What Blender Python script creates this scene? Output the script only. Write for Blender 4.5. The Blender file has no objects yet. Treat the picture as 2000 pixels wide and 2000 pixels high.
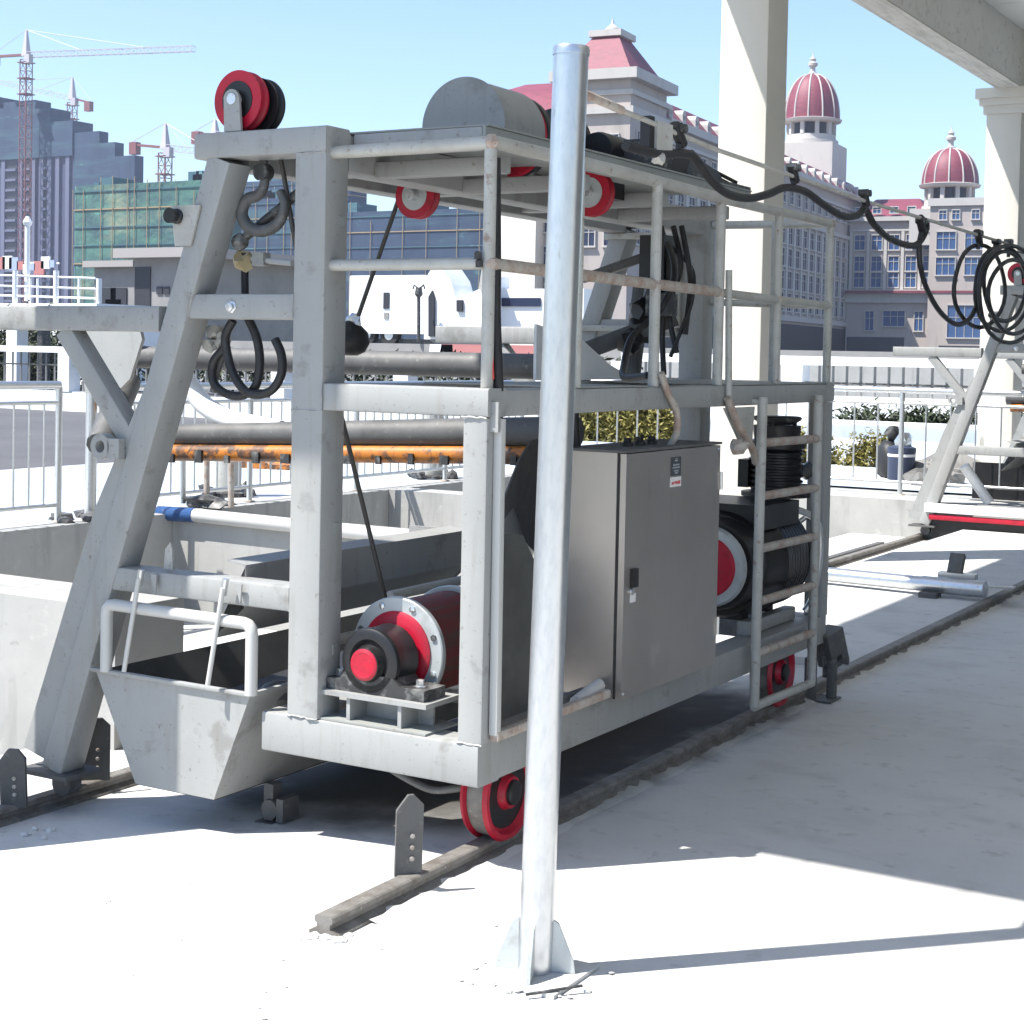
import bpy, bmesh, math, random
from mathutils import Vector, Matrix
random.seed(7)
R = math.radians
scene = bpy.context.scene
COL = scene.collection

# ------------------------------------------------------------------ camera, world, sun, exposure
YAW, PITCH, ROLL = R(-30.46229), R(-1.95128), R(1.14086)
FPX, PPX, PPY, IMG = 3154.3, 1000.0, 798.06, 2000.0
CAM = Vector((2.55, -4.17, 1.6))
_f = Vector((math.sin(YAW)*math.cos(PITCH), math.cos(YAW)*math.cos(PITCH), math.sin(PITCH)))
_r = _f.cross(Vector((0, 0, 1))).normalized(); _u = _r.cross(_f)
RT = math.cos(ROLL)*_r + math.sin(ROLL)*_u
UP = -math.sin(ROLL)*_r + math.cos(ROLL)*_u
cd = bpy.data.cameras.new('camera'); cam = bpy.data.objects.new('camera', cd); COL.objects.link(cam)
cd.sensor_width = 36; cd.sensor_fit = 'HORIZONTAL'; cd.lens = FPX/IMG*36
cd.shift_y = -(IMG/2-PPY)/IMG; cd.clip_start = .1; cd.clip_end = 6000
cam.matrix_world = Matrix(((RT.x, UP.x, -_f.x, CAM.x), (RT.y, UP.y, -_f.y, CAM.y), (RT.z, UP.z, -_f.z, CAM.z), (0, 0, 0, 1)))
scene.camera = cam
KX, KY = .42, .45                       # horizontal shadow travel per metre of height (x, y)
SUN_EL = math.atan(1/math.hypot(KX, KY))
SUN_AZ = math.atan2(-KX, -KY)           # compass angle of the sun, from +y towards +x
world = bpy.data.worlds.new('World'); scene.world = world; world.use_nodes = True
wn = world.node_tree.nodes; wl = world.node_tree.links
bg = wn['Background']; sky = wn.new('ShaderNodeTexSky'); sky.sky_type = 'NISHITA'; sky.sun_disc = False
sky.sun_elevation = SUN_EL; sky.sun_rotation = SUN_AZ; sky.air_density = 1.0; sky.dust_density = .4; sky.ozone_density = 4.0
wl.new(sky.outputs[0], bg.inputs[0]); bg.inputs[1].default_value = .11
sl = bpy.data.lights.new('sun', 'SUN'); sun = bpy.data.objects.new('sun', sl); COL.objects.link(sun)
sl.energy = 5.0; sl.angle = R(.53); sl.color = (1, .96, .9)
sun.rotation_euler = Vector((KX, KY, -1)).to_track_quat('-Z', 'Y').to_euler(); sun.location = (-20, -20, 40)
scene.view_settings.view_transform = 'Standard'; scene.view_settings.look = 'None'
scene.view_settings.exposure = 1.14; scene.view_settings.gamma = 1
scene.render.engine = 'CYCLES'
scene.cycles.max_bounces = 8; scene.cycles.volume_bounces = 0

VS = 2000/1932
def P(vx, vy, **k):
    """the place in the world seen at a measured direction, on the plane x=, y= or z= given"""
    px, py = vx*VS, vy*VS
    d = _f + RT*((px-PPX)/FPX) - UP*((py-PPY)/FPX)
    (a, v), = k.items(); i = 'xyz'.index(a)
    return CAM + d*((v-CAM[i])/d[i])

# ------------------------------------------------------------------ materials
def srgb(*c): return tuple((x/12.92 if x <= .04045 else ((x+.055)/1.055)**2.4) for x in c)
MATS = {}
def mk(name, col, rough=.6, metal=0., layers=(), bump=(), spec=.5, trans=0., coat=0.):
    """layers: (scale xyz, lo, hi, colour, strength[, detail]) noise stains laid over the base; bump: (scale, strength, distance)"""
    m = bpy.data.materials.new(name); m.use_nodes = True; nt = m.node_tree; n, l = nt.nodes, nt.links
    b = n['Principled BSDF']; b.inputs['Roughness'].default_value = rough; b.inputs['Metallic'].default_value = metal
    b.inputs['Specular IOR Level'].default_value = spec; b.inputs['Coat Weight'].default_value = coat
    b.inputs['Transmission Weight'].default_value = trans
    b.inputs['Base Color'].default_value = (*col, 1)
    if layers or bump:
        g = n.new('ShaderNodeNewGeometry'); src = g.outputs['Position']
    cur = None
    for L in layers:
        sc, lo, hi, c, st = L[:5]
        mp = n.new('ShaderNodeMapping'); mp.inputs['Scale'].default_value = sc if isinstance(sc, tuple) else (sc,)*3
        l.new(src, mp.inputs[0])
        nz = n.new('ShaderNodeTexNoise'); nz.inputs['Scale'].default_value = 1; nz.inputs['Detail'].default_value = L[5] if len(L) > 5 else 6
        nz.inputs['Roughness'].default_value = .62
        l.new(mp.outputs[0], nz.inputs['Vector'])
        mr = n.new('ShaderNodeMapRange'); mr.inputs[1].default_value = lo; mr.inputs[2].default_value = hi; mr.inputs[4].default_value = st
        l.new(nz.outputs[0], mr.inputs[0])
        mx = n.new('ShaderNodeMix'); mx.data_type = 'RGBA'; l.new(mr.outputs[0], mx.inputs[0])
        if cur is None: mx.inputs[6].default_value = (*col, 1)
        else: l.new(cur, mx.inputs[6])
        mx.inputs[7].default_value = (*c, 1); cur = mx.outputs[2]
    if cur is not None: l.new(cur, b.inputs['Base Color'])
    last = None
    for sc, st, di in bump:
        nz = n.new('ShaderNodeTexNoise'); nz.inputs['Scale'].default_value = sc; nz.inputs['Detail'].default_value = 5
        l.new(src, nz.inputs['Vector'])
        bp = n.new('ShaderNodeBump'); bp.inputs['Strength'].default_value = st; bp.inputs['Distance'].default_value = di
        l.new(nz.outputs[0], bp.inputs['Height'])
        if last: l.new(last, bp.inputs['Normal'])
        last = bp.outputs[0]
    if last: l.new(last, b.inputs['Normal'])
    MATS[name] = m
    return m
GREY = (.295, .30, .292)
mk('grey_paint', GREY, .5, layers=[(3.2, .4, .75, (.245, .25, .243), .7), ((22, 22, 2.2), .54, .78, (.20, .19, .165), .55), (1.1, .5, .75, (.26, .25, .225), .55), (38, .63, .72, (.13, .115, .095), .75), (5.5, .58, .66, (.15, .145, .13), .5), (95, .64, .72, (.10, .09, .08), .7), (7, .66, .78, (.36, .38, .385), .5)], bump=[(18, .12, .004), (160, .08, .001)])
mk('painted_shade', (.055, .056, .053), .6, layers=[(6, .45, .7, (.03, .03, .028), .8)])  # grey darkened so the shade inside the trough sits in the colour
mk('deck_paint', (.27, .285, .27), .6, layers=[(3, .4, .7, (.22, .22, .2), .7), (30, .6, .72, (.14, .11, .08), .7)], bump=[(30, .15, .003)])
mk('tube_paint', (.40, .40, .37), .5, layers=[(9, .42, .7, (.30, .285, .25), .8), (26, .6, .7, (.19, .12, .08), .75), (70, .63, .7, (.10, .07, .05), .6)], bump=[(70, .2, .002)])
mk('rusty_tube', (.40, .37, .33), .6, layers=[(14, .42, .62, (.30, .20, .15), .85), (50, .58, .68, (.12, .07, .05), .7), (20, .62, .72, (.5, .48, .44), .7)], bump=[(70, .3, .003)])
mk('galvanised', (.56, .58, .60), .30, .92, layers=[((60, 60, 20), .45, .65, (.46, .49, .52), .7), ((30, 30, 1.2), .5, .72, (.62, .60, .55), .6), ((40, 40, 9), .68, .76, (.30, .28, .25), .7)], bump=[(120, .06, .001), (9, .05, .004)])
mk('stainless', (.42, .385, .35), .3, .72, layers=[((3, 3, 1.4), .4, .72, (.38, .355, .33), .8), (1.6, .5, .7, (.30, .27, .25), .5), ((20, 20, 3), .64, .76, (.22, .2, .17), .6), (4, .66, .74, (.5, .48, .46), .6)], bump=[(3, .06, .01), (220, .03, .0006)])
mk('red_paint', (.40, .002, .022), .45, layers=[(14, .48, .72, (.22, .004, .016), .8), (45, .60, .70, (.05, .02, .02), .7), (110, .64, .72, (.3, .2, .2), .4)], bump=[(60, .1, .001)])
mk('black_paint', (.007, .007, .008), .4, layers=[(12, .5, .75, (.018, .018, .018), .7), (50, .64, .74, (.09, .085, .08), .5)], bump=[(60, .15, .002)])
mk('worn_black', (.03, .03, .03), .5, layers=[(20, .5, .68, (.22, .22, .21), .8)], bump=[(50, .2, .003)])
mk('rubber', (.012, .012, .013), .55, layers=[(30, .55, .75, (.05, .05, .05), .6)])
mk('rail_steel', (.20, .19, .175), .6, .25, layers=[(16, .42, .65, (.12, .105, .09), .85), (6, .55, .75, (.34, .33, .31), .6), (60, .6, .7, (.4, .39, .36), .5)], bump=[(40, .4, .006)])
mk('dark_steel', (.10, .10, .098), .6, .1, layers=[(9, .45, .7, (.06, .06, .058), .8), (30, .6, .72, (.22, .21, .2), .6)], bump=[(30, .2, .003)])
mk('rope_steel', (.06, .055, .05), .5, .3)
mk('silver', (.62, .63, .63), .3, .85, layers=[(60, .6, .7, (.25, .24, .22), .6)])
mk('flange_metal', (.46, .49, .49), .42, .3, layers=[(14, .55, .72, (.32, .33, .32), .7), (70, .66, .74, (.06, .06, .05), .8)], bump=[(50, .1, .001)])
mk('wound_rope', (.17, .03, .03), .6, .2, layers=[((40, 4, 40), .45, .6, (.10, .06, .05), .9)], bump=[(90, .4, .003)])
mk('white_paint', (.78, .79, .79), .45, layers=[(4, .55, .75, (.6, .61, .6), .5)])
mk('white_plastic', (.46, .46, .44), .4, layers=[(6, .55, .75, (.5, .5, .47), .6)])
mk('orange_paint', (.42, .14, .010), .5, layers=[(9, .49, .55, (.035, .025, .02), .9), (24, .5, .6, (.2, .075, .02), .7), (60, .6, .68, (.03, .02, .02), .8)], bump=[(40, .2, .003)])
mk('concrete_floor', (.56, .556, .54), .85, layers=[(.9, .38, .68, (.45, .45, .44), .8), ((2.2, 3.2, 3), .52, .74, (.34, .335, .32), .6), (9, .58, .75, (.27, .265, .25), .7), (42, .6, .7, (.6, .6, .57), .5), (110, .68, .76, (.2, .19, .17), .6)], bump=[(6, .2, .02), (60, .25, .004), (220, .15, .0015)])
mk('concrete_wall', (.36, .36, .345), .85, layers=[(1.6, .4, .7, (.28, .285, .27), .75), ((5, 5, .8), .54, .75, (.2, .2, .19), .75), (16, .62, .74, (.2, .2, .19), .6), (7, .62, .74, (.46, .46, .44), .6)], bump=[(12, .2, .01), (90, .2, .002)])
mk('column_render', (.60, .575, .515), .85, layers=[(1.2, .45, .75, (.52, .50, .445), .6), (30, .6, .72, (.66, .64, .58), .5), ((12, 12, 2), .68, .76, (.33, .26, .2), .6)], bump=[(60, .25, .006)])
mk('beam_concrete', (.76, .75, .70), .85, layers=[(1.3, .4, .7, (.68, .67, .62), .7), ((1.2, 8, 14), .55, .72, (.36, .34, .3), .6), (9, .68, .76, (.22, .2, .18), .7)], bump=[(30, .2, .006)])
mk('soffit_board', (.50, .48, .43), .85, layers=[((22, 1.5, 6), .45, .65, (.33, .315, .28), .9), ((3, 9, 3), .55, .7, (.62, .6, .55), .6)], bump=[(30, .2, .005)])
mk('asphalt', (.075, .075, .08), .9, layers=[(.6, .4, .7, (.11, .11, .115), .7), (50, .5, .7, (.05, .05, .05), .5)])
mk('paving', (.52, .53, .53), .85, layers=[(.5, .44, .56, (.34, .42, .52), .85), (4, .5, .75, (.46, .47, .46), .6)], bump=[(40, .2, .004)])
mk('earth', (.28, .26, .21), .95, layers=[(.05, .4, .6, (.2, .2, .16), .7)])
mk('foliage', (.20, .17, .035), .7, layers=[(9, .4, .65, (.09, .095, .02), .9), (3, .55, .7, (.3, .22, .06), .7)])
mk('dark_foliage', (.035, .05, .018), .7, layers=[(9, .4, .65, (.02, .03, .01), .9)])
mk('bark', (.12, .09, .06), .9, bump=[(30, .5, .02)])
mk('stone', (.21, .205, .195), .9, layers=[(4, .4, .7, (.13, .125, .12), .7)], bump=[(14, .4, .02)])
mk('palace_wall', (.385, .34, .31), .8, layers=[(.15, .4, .7, (.32, .28, .26), .6), ((.6, .6, .12), .55, .75, (.22, .2, .18), .5)])
mk('palace_trim', (.43, .41, .385), .7, layers=[((.8, .8, .2), .52, .75, (.3, .285, .27), .6)])
mk('palace_roof', (.19, .033, .055), .6, layers=[((.8, .8, 3), .4, .7, (.11, .02, .032), .8), ((2.5, 2.5, .3), .5, .7, (.13, .03, .05), .6)], bump=[(5, .3, .05)])
mk('window_glass', (.018, .025, .06), .25, .0, spec=.3)
mk('blue_glass', (.03, .075, .19), .15, .0, spec=.5)
mk('dark_opening', (.02, .022, .03), .6)
mk('net_blue', (.025, .05, .095), .85, layers=[((.35, .35, .1), .4, .7, (.012, .03, .065), .85), ((.04, .04, .34), .5, .66, (.045, .11, .13), .7), ((.12, .12, .25), .62, .74, (.09, .24, .2), .7)])
mk('net_green', (.06, .16, .125), .85, layers=[((.18, .18, .3), .42, .6, (.03, .075, .085), .9), ((.07, .07, .12), .52, .66, (.22, .24, .16), .85), ((.3, .3, .5), .6, .7, (.12, .33, .25), .7)], bump=[(1.5, .5, .3)])
mk('net_teal', (.035, .11, .125), .85, layers=[((.2, .2, .3), .42, .62, (.04, .10, .14), .85), ((.15, .15, .6), .58, .7, (.20, .36, .32), .7)])
mk('tower_concrete', (.055, .062, .115), .85, layers=[(.3, .4, .7, (.035, .042, .08), .6)])  # blue shade of the tower front is put into this colour
mk('tower_stripe', (.11, .12, .18), .8)  # paler stripes, tinted with the same blue shade
mk('scaffold', (.30, .22, .12), .8)
mk('crane_red', (.19, .06, .055), .5)
mk('crane_white', (.42, .40, .42), .5)
mk('cream_wall', (.64, .61, .54), .85, layers=[(.4, .45, .7, (.58, .55, .49), .6)])
mk('grey_wall', (.24, .235, .23), .85, layers=[(.8, .4, .7, (.17, .17, .165), .7)])
mk('roof_grey', (.30, .28, .27), .8)
mk('hoarding_red', (.40, .16, .15), .5)
mk('hoarding_blue', (.3, .36, .5), .5)
mk('tyre', (.02, .02, .02), .8)
mk('bin_plastic', (.03, .04, .075), .45)
mk('label_black', (.04, .045, .05), .4); mk('label_white', (.7, .69, .67), .45); mk('ink_grey', (.33, .35, .36), .5); mk('ink_red', (.55, .06, .05), .5)
mk('skin_brass', (.45, .36, .2), .5, .4)

# ------------------------------------------------------------------ mesh builders
class MB:
    def __init__(s): s.bm = bmesh.new()
    def box(s, a, b):
        (x0, y0, z0), (x1, y1, z1) = a, b
        v = [s.bm.verts.new(p) for p in ((x0, y0, z0), (x1, y0, z0), (x1, y1, z0), (x0, y1, z0), (x0, y0, z1), (x1, y0, z1), (x1, y1, z1), (x0, y1, z1))]
        for f in ((0, 3, 2, 1), (4, 5, 6, 7), (0, 1, 5, 4), (1, 2, 6, 5), (2, 3, 7, 6), (3, 0, 4, 7)): s.bm.faces.new([v[i] for i in f])
        return s
    def loft(s, rings, cap=True, closed=True):
        R_ = [[s.bm.verts.new(p) for p in r] for r in rings]; n = len(R_[0])
        for A, B in zip(R_, R_[1:]):
            for i in range(n if closed else n-1):
                j = (i+1) % n; s.bm.faces.new((A[i], A[j], B[j], B[i]))
        if cap and closed:
            s.bm.faces.new(R_[0][::-1]); s.bm.faces.new(R_[-1])
        return s
    def prism(s, poly, d):
        d = Vector(d); poly = [Vector(p) for p in poly]
        return s.loft([poly, [p+d for p in poly]])
    def beam(s, p0, p1, w, h, up=(0, 0, 1), r=.008):
        p0, p1 = Vector(p0), Vector(p1); t = (p1-p0).normalized(); up = Vector(up)
        if abs(t.dot(up)) > .98: up = Vector((0, 1, 0))
        a = t.cross(up).normalized(); b = a.cross(t).normalized(); pr = []
        r = min(r, w*.3, h*.3)
        for cx, cy, a0 in ((w/2-r, h/2-r, 0), (-w/2+r, h/2-r, 90), (-w/2+r, -h/2+r, 180), (w/2-r, -h/2+r, 270)):
            for k in (0, 45, 90):
                an = R(a0+k); pr.append((cx+r*math.cos(an), cy+r*math.sin(an)))
        ring = lambda c: [c+a*x+b*y for x, y in pr]
        return s.loft([ring(p0), ring(p1)])
    def tube(s, pts, r, n=10, cap=True):
        pts = [Vector(p) for p in pts]; rings = []
        up = Vector((0, 0, 1)); prev = None
        for i, p in enumerate(pts):
            t = (pts[min(i+1, len(pts)-1)]-pts[max(i-1, 0)]).normalized()
            if prev is None:
                prev = t.cross(up if abs(t.z) < .95 else Vector((1, 0, 0))).normalized()
            prev = (prev-t*prev.dot(t)).normalized(); b = t.cross(prev)
            rr = r[i] if isinstance(r, (list, tuple)) else r
            rings.append([p+prev*(rr*math.cos(2*math.pi*k/n))+b*(rr*math.sin(2*math.pi*k/n)) for k in range(n)])
        return s.loft(rings, cap)
    def lathe(s, o, axis, prof, n=32, cap=True):
        """prof: (distance along axis, radius)"""
        o = Vector(o); t = Vector(axis).normalized(); a = t.orthogonal().normalized(); b = t.cross(a)
        return s.loft([[o+t*d+a*(q*math.cos(2*math.pi*k/n))+b*(q*math.sin(2*math.pi*k/n)) for k in range(n)] for d, q in prof], cap)
    def blob(s, c, rad, sub=1, j=.25, sq=(1, 1, 1)):
        g = bmesh.ops.create_icosphere(s.bm, subdivisions=sub, radius=1)
        for v in g['verts']:
            k = 1+random.uniform(-j, j); v.co = Vector((c[0]+v.co.x*rad*sq[0]*k, c[1]+v.co.y*rad*sq[1]*k, c[2]+v.co.z*rad*sq[2]*k))
        return s
    def quad(s, *p): s.bm.faces.new([s.bm.verts.new(q) for q in p]); return s
    def build(s, name, mat, parent=None, smooth=30, **props):
        me = bpy.data.meshes.new(name); bmesh.ops.recalc_face_normals(s.bm, faces=s.bm.faces); s.bm.to_mesh(me); s.bm.free()
        me.materials.append(MATS[mat])
        if smooth:
            me.shade_smooth(); me.set_sharp_from_angle(angle=R(smooth))
        o = bpy.data.objects.new(name, me); COL.objects.link(o)
        if parent: o.parent = parent; o.matrix_parent_inverse = parent_world(parent).inverted()
        for k, v in props.items(): o[k] = v
        return o
def parent_world(o):
    m = o.matrix_basis.copy()
    if o.parent: m = parent_world(o.parent) @ o.matrix_parent_inverse @ m
    return m
def thing(name, label, cat, loc=(0, 0, 0), group=None):
    o = bpy.data.objects.new(name, None); COL.objects.link(o); o.location = loc; o.empty_display_size = .2
    tag(o, label, cat, group); return o
def tag(o, label, cat, group=None):
    o['label'] = label; o['category'] = cat
    if group: o['group'] = group
    return o
def copy_tree(o, parent=None):
    c = o.copy(); COL.objects.link(c)
    if parent: c.parent = parent; c.matrix_parent_inverse = o.matrix_parent_inverse.copy()
    for ch in list(o.children): copy_tree(ch, c)
    return c
def beam(name, p0, p1, w, h, mat, parent, **k): return MB().beam(p0, p1, w, h, **k).build(name, mat, parent)
def tube(name, pts, r, mat, parent=None, n=10, **k): return MB().tube(pts, r, n).build(name, mat, parent, smooth=50, **k)
def spline(pts, m=6):
    pts = [Vector(p) for p in pts]; out = []
    for i in range(len(pts)-1):
        a, b, c, d = pts[max(i-1, 0)], pts[i], pts[i+1], pts[min(i+2, len(pts)-1)]
        for k in range(m):
            t = k/m; out.append(.5*((2*b)+(c-a)*t+(2*a-5*b+4*c-d)*t*t+(3*b-a-3*c+d)*t**3))
    out.append(pts[-1]); return out

# ------------------------------------------------------------------ the setting: ground
def gz(x): return 0 if x > -.3 else max(-.1, -.1*(-.3-x)/1.5)
def sheet(name, xs, ys, zf, mat, th=0):
    m = MB(); g = [[m.bm.verts.new((x, y, zf(x, y))) for y in ys] for x in xs]
    for i in range(len(xs)-1):
        for j in range(len(ys)-1): m.bm.faces.new((g[i][j], g[i+1][j], g[i+1][j+1], g[i][j+1]))
    o = m.build(name, mat); o['kind'] = 'structure'; return o
sheet('ground', [-2500, -600, -150, 0, 150, 600, 2500], [-400, 0, 60, 160, 400, 900, 3000], lambda x, y: -.9, 'earth')
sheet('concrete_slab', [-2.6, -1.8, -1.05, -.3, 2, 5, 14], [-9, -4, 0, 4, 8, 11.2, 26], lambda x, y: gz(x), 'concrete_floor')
sheet('pavement', [-10.6, -8, -6.25], [-12, 0, 12, 20], lambda x, y: .275, 'paving')
sheet('forecourt', [-10.6, -6, 0, 14, 40], [20, 24, 30], lambda x, y: .275, 'paving')
sheet('forecourt_side', [-6.24, -2, 6, 40], [12.2, 16, 20], lambda x, y: .275, 'paving')
sheet('road_side', [-160, -60, -10.61], [-60, 0, 30], lambda x, y: .27, 'asphalt')
sheet('road', [-160, -60, 0, 80, 160], [30, 45, 60], lambda x, y: .25, 'asphalt')
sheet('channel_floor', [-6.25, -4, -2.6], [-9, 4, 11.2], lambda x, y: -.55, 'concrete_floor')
def struct(name, mb, mat, **k):
    o = mb.build(name, mat, **k); o['kind'] = 'structure'; return o
struct('raised_screed', MB().box((-1.44, 3.9, -.09), (-.105, 11.0, .035)), 'concrete_floor')

# near-black shade under the machine, painted into the floor with a ragged outline
def painted_floor_shade():
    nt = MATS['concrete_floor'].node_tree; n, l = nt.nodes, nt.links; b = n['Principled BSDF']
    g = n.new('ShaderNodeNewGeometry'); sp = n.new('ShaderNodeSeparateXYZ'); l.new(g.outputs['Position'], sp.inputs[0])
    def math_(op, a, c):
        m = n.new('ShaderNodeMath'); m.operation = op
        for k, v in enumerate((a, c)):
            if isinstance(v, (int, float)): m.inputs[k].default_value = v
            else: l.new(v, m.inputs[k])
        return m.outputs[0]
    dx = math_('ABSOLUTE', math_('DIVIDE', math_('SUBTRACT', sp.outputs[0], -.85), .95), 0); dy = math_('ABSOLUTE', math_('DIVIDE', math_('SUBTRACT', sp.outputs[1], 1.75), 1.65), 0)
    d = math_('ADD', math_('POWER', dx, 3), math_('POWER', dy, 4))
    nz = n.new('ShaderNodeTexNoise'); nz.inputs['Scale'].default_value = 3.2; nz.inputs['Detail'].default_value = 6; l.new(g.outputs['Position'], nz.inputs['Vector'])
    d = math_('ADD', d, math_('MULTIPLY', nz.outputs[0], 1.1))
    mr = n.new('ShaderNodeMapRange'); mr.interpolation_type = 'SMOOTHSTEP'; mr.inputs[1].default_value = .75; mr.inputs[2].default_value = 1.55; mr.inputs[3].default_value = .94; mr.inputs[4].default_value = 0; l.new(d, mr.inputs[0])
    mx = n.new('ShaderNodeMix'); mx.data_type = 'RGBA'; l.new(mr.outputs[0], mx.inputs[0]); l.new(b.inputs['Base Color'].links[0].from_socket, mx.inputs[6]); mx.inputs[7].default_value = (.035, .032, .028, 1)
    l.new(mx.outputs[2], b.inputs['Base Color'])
painted_floor_shade()

# rails
def rail(x, y0, y1, z0, h, label):
    t = thing('crane_rail', label, 'rail', (x, y0, z0), 'cart rails')
    prof = [(-.048, 0), (.048, 0), (.048, h*.25), (.022, h*.42), (.022, h*.62), (.03, h*.72), (.03, h*.94), (.024, h), (-.024, h), (-.03, h*.94), (-.03, h*.72), (-.022, h*.62), (-.022, h*.42), (-.048, h*.25)]
    MB().prism([(x+a, y0, z0+b) for a, b in prof], (0, y1-y0, 0)).build('rail_head', 'rail_steel', t)
    m = MB()
    for i in range(26):
        m.blob((x+random.uniform(-.06, .07), y0+random.uniform(-.04, .05), z0+.006), random.uniform(.008, .022), 1, .35, (1.2, 1.2, .6))
    m.build('mortar_lump', 'concrete_floor', t, kind='stuff')
    return t
rail(-.08, -.66, 22, -.006, .062, 'steel rail under the front red wheel, its cut end in the sunlit floor')
rail(-1.87, -.36, 13.2, -.106, .062, 'steel rail in shadow under the leaning leg and the trough, beside the wall')
sheet_groove = struct('rail_groove', MB().box((-2.06, 5.5, -.098), (-2.0, 10.4, -.07)), 'dark_steel')

def crust(x, y0, y1, side, w, label):
    m = MB(); n = int((y1-y0)/.05); rows = []
    for i in range(n+1):
        y = y0+(y1-y0)*i/n; ww = w*random.uniform(.6, 1.05); h = random.uniform(.010, .02)
        z = gz(x); rows.append([m.bm.verts.new((x+side*.012, y, z+h)), m.bm.verts.new((x+side*(.03+ww*.45), y+random.uniform(-.01, .01), z+h*random.uniform(.4, 1))), m.bm.verts.new((x+side*(.05+ww), y, z-.004))])
    for a, b in zip(rows, rows[1:]):
        for k in range(2): m.bm.faces.new((a[k], a[k+1], b[k+1], b[k]))
    o = m.build('mortar_crust', 'concrete_floor', None, 60); o['kind'] = 'stuff'; tag(o, label, 'mortar')
crust(-.08, -.5, 12, 1, .05, 'crumbling mortar along the open side of the near rail'); crust(-.08, -.55, 3.8, -1, .03, 'crumbling mortar between the near rail and the cart')
# stop plates on the rails
def stop_plate(x, y, z, h, w, lean, label, rot=0):
    t = thing('stop_plate', label, 'stop plate', (x, y, z), 'rail stop plates')
    M = Matrix.Translation((x, y, z)) @ Matrix.Rotation(rot, 4, 'Z')
    m = MB(); pts = [(-w/2, 0, 0), (w/2, 0, 0), (w/2, lean, h-.03), (w/2-.03, lean, h), (-w/2+.035, lean, h), (-w/2, lean, h-.045)]
    m.prism([M @ Vector(p) for p in pts], M.to_3x3() @ Vector((0, .014, 0))); m.build('plate', 'dark_steel', t)
    m = MB(); m.prism([M @ Vector(p) for p in ((-.007, .014, 0), (-.007, .08, 0), (-.007, .02+lean, h*.5))], M.to_3x3() @ Vector((.012, 0, 0))); m.build('rib', 'dark_steel', t)
    for k in (.22, .36, .5):
        MB().lathe(M @ Vector((.008, -.0005+lean*k, h*k)), M.to_3x3() @ Vector((0, -1, 0)), [(0, .0075), (.007, .0075), (.008, .005)], 6).build('bolt', 'rusty_tube', t)
    return t
stop_plate(-.085, -.24, .05, .245, .082, -.012, 'upright steel stop plate on the near rail, in front of the red wheel', R(48))
stop_plate(-1.85, -.14, -.05, .21, .10, -.015, 'leaning stop plate with torn white paint, left of the leaning leg', R(20))
stop_plate(-1.86, .27, -.05, .24, .11, 0, 'dark stop plate just right of the foot of the leaning leg', R(50))

# ------------------------------------------------------------------ the rail cart
cart = thing('rail_cart', 'grey steel rail cart with leaning leg, ladder and control cabinet, nearest the camera', 'rail cart', (0, 0, 0), 'grey rail carts')
G_ = 'grey_paint'
def weld(p0, p1):
    p0, p1 = Vector(p0), Vector(p1); n = max(4, int((p1-p0).length/.012))
    pts = [p0.lerp(p1, i/n)+Vector([random.uniform(-.0025, .0025) for _ in range(3)]) for i in range(n+1)]
    MB().tube(pts, [random.uniform(.002, .0042) for _ in pts], 5).build('weld_bead', G_, cart, smooth=60)
# base frame z .27-.40
beam('base_beam', (-.84, .066, .335), (0, .066, .335), .13, .13, G_, cart)
beam('base_beam', (-.84, 3.06, .335), (0, 3.06, .335), .13, .13, G_, cart)
beam('base_beam', (-.067, .133, .334), (-.067, 2.994, .334), .128, .127, G_, cart)
beam('base_beam', (-.772, .133, .334), (-.772, 2.994, .334), .128, .127, G_, cart)
beam('cross_beam', (-.705, 1.0, .32), (-.134, 1.0, .32), .09, .09, G_, cart)
beam('cross_beam', (-.705, 2.1, .32), (-.134, 2.1, .32), .09, .09, G_, cart)
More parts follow.
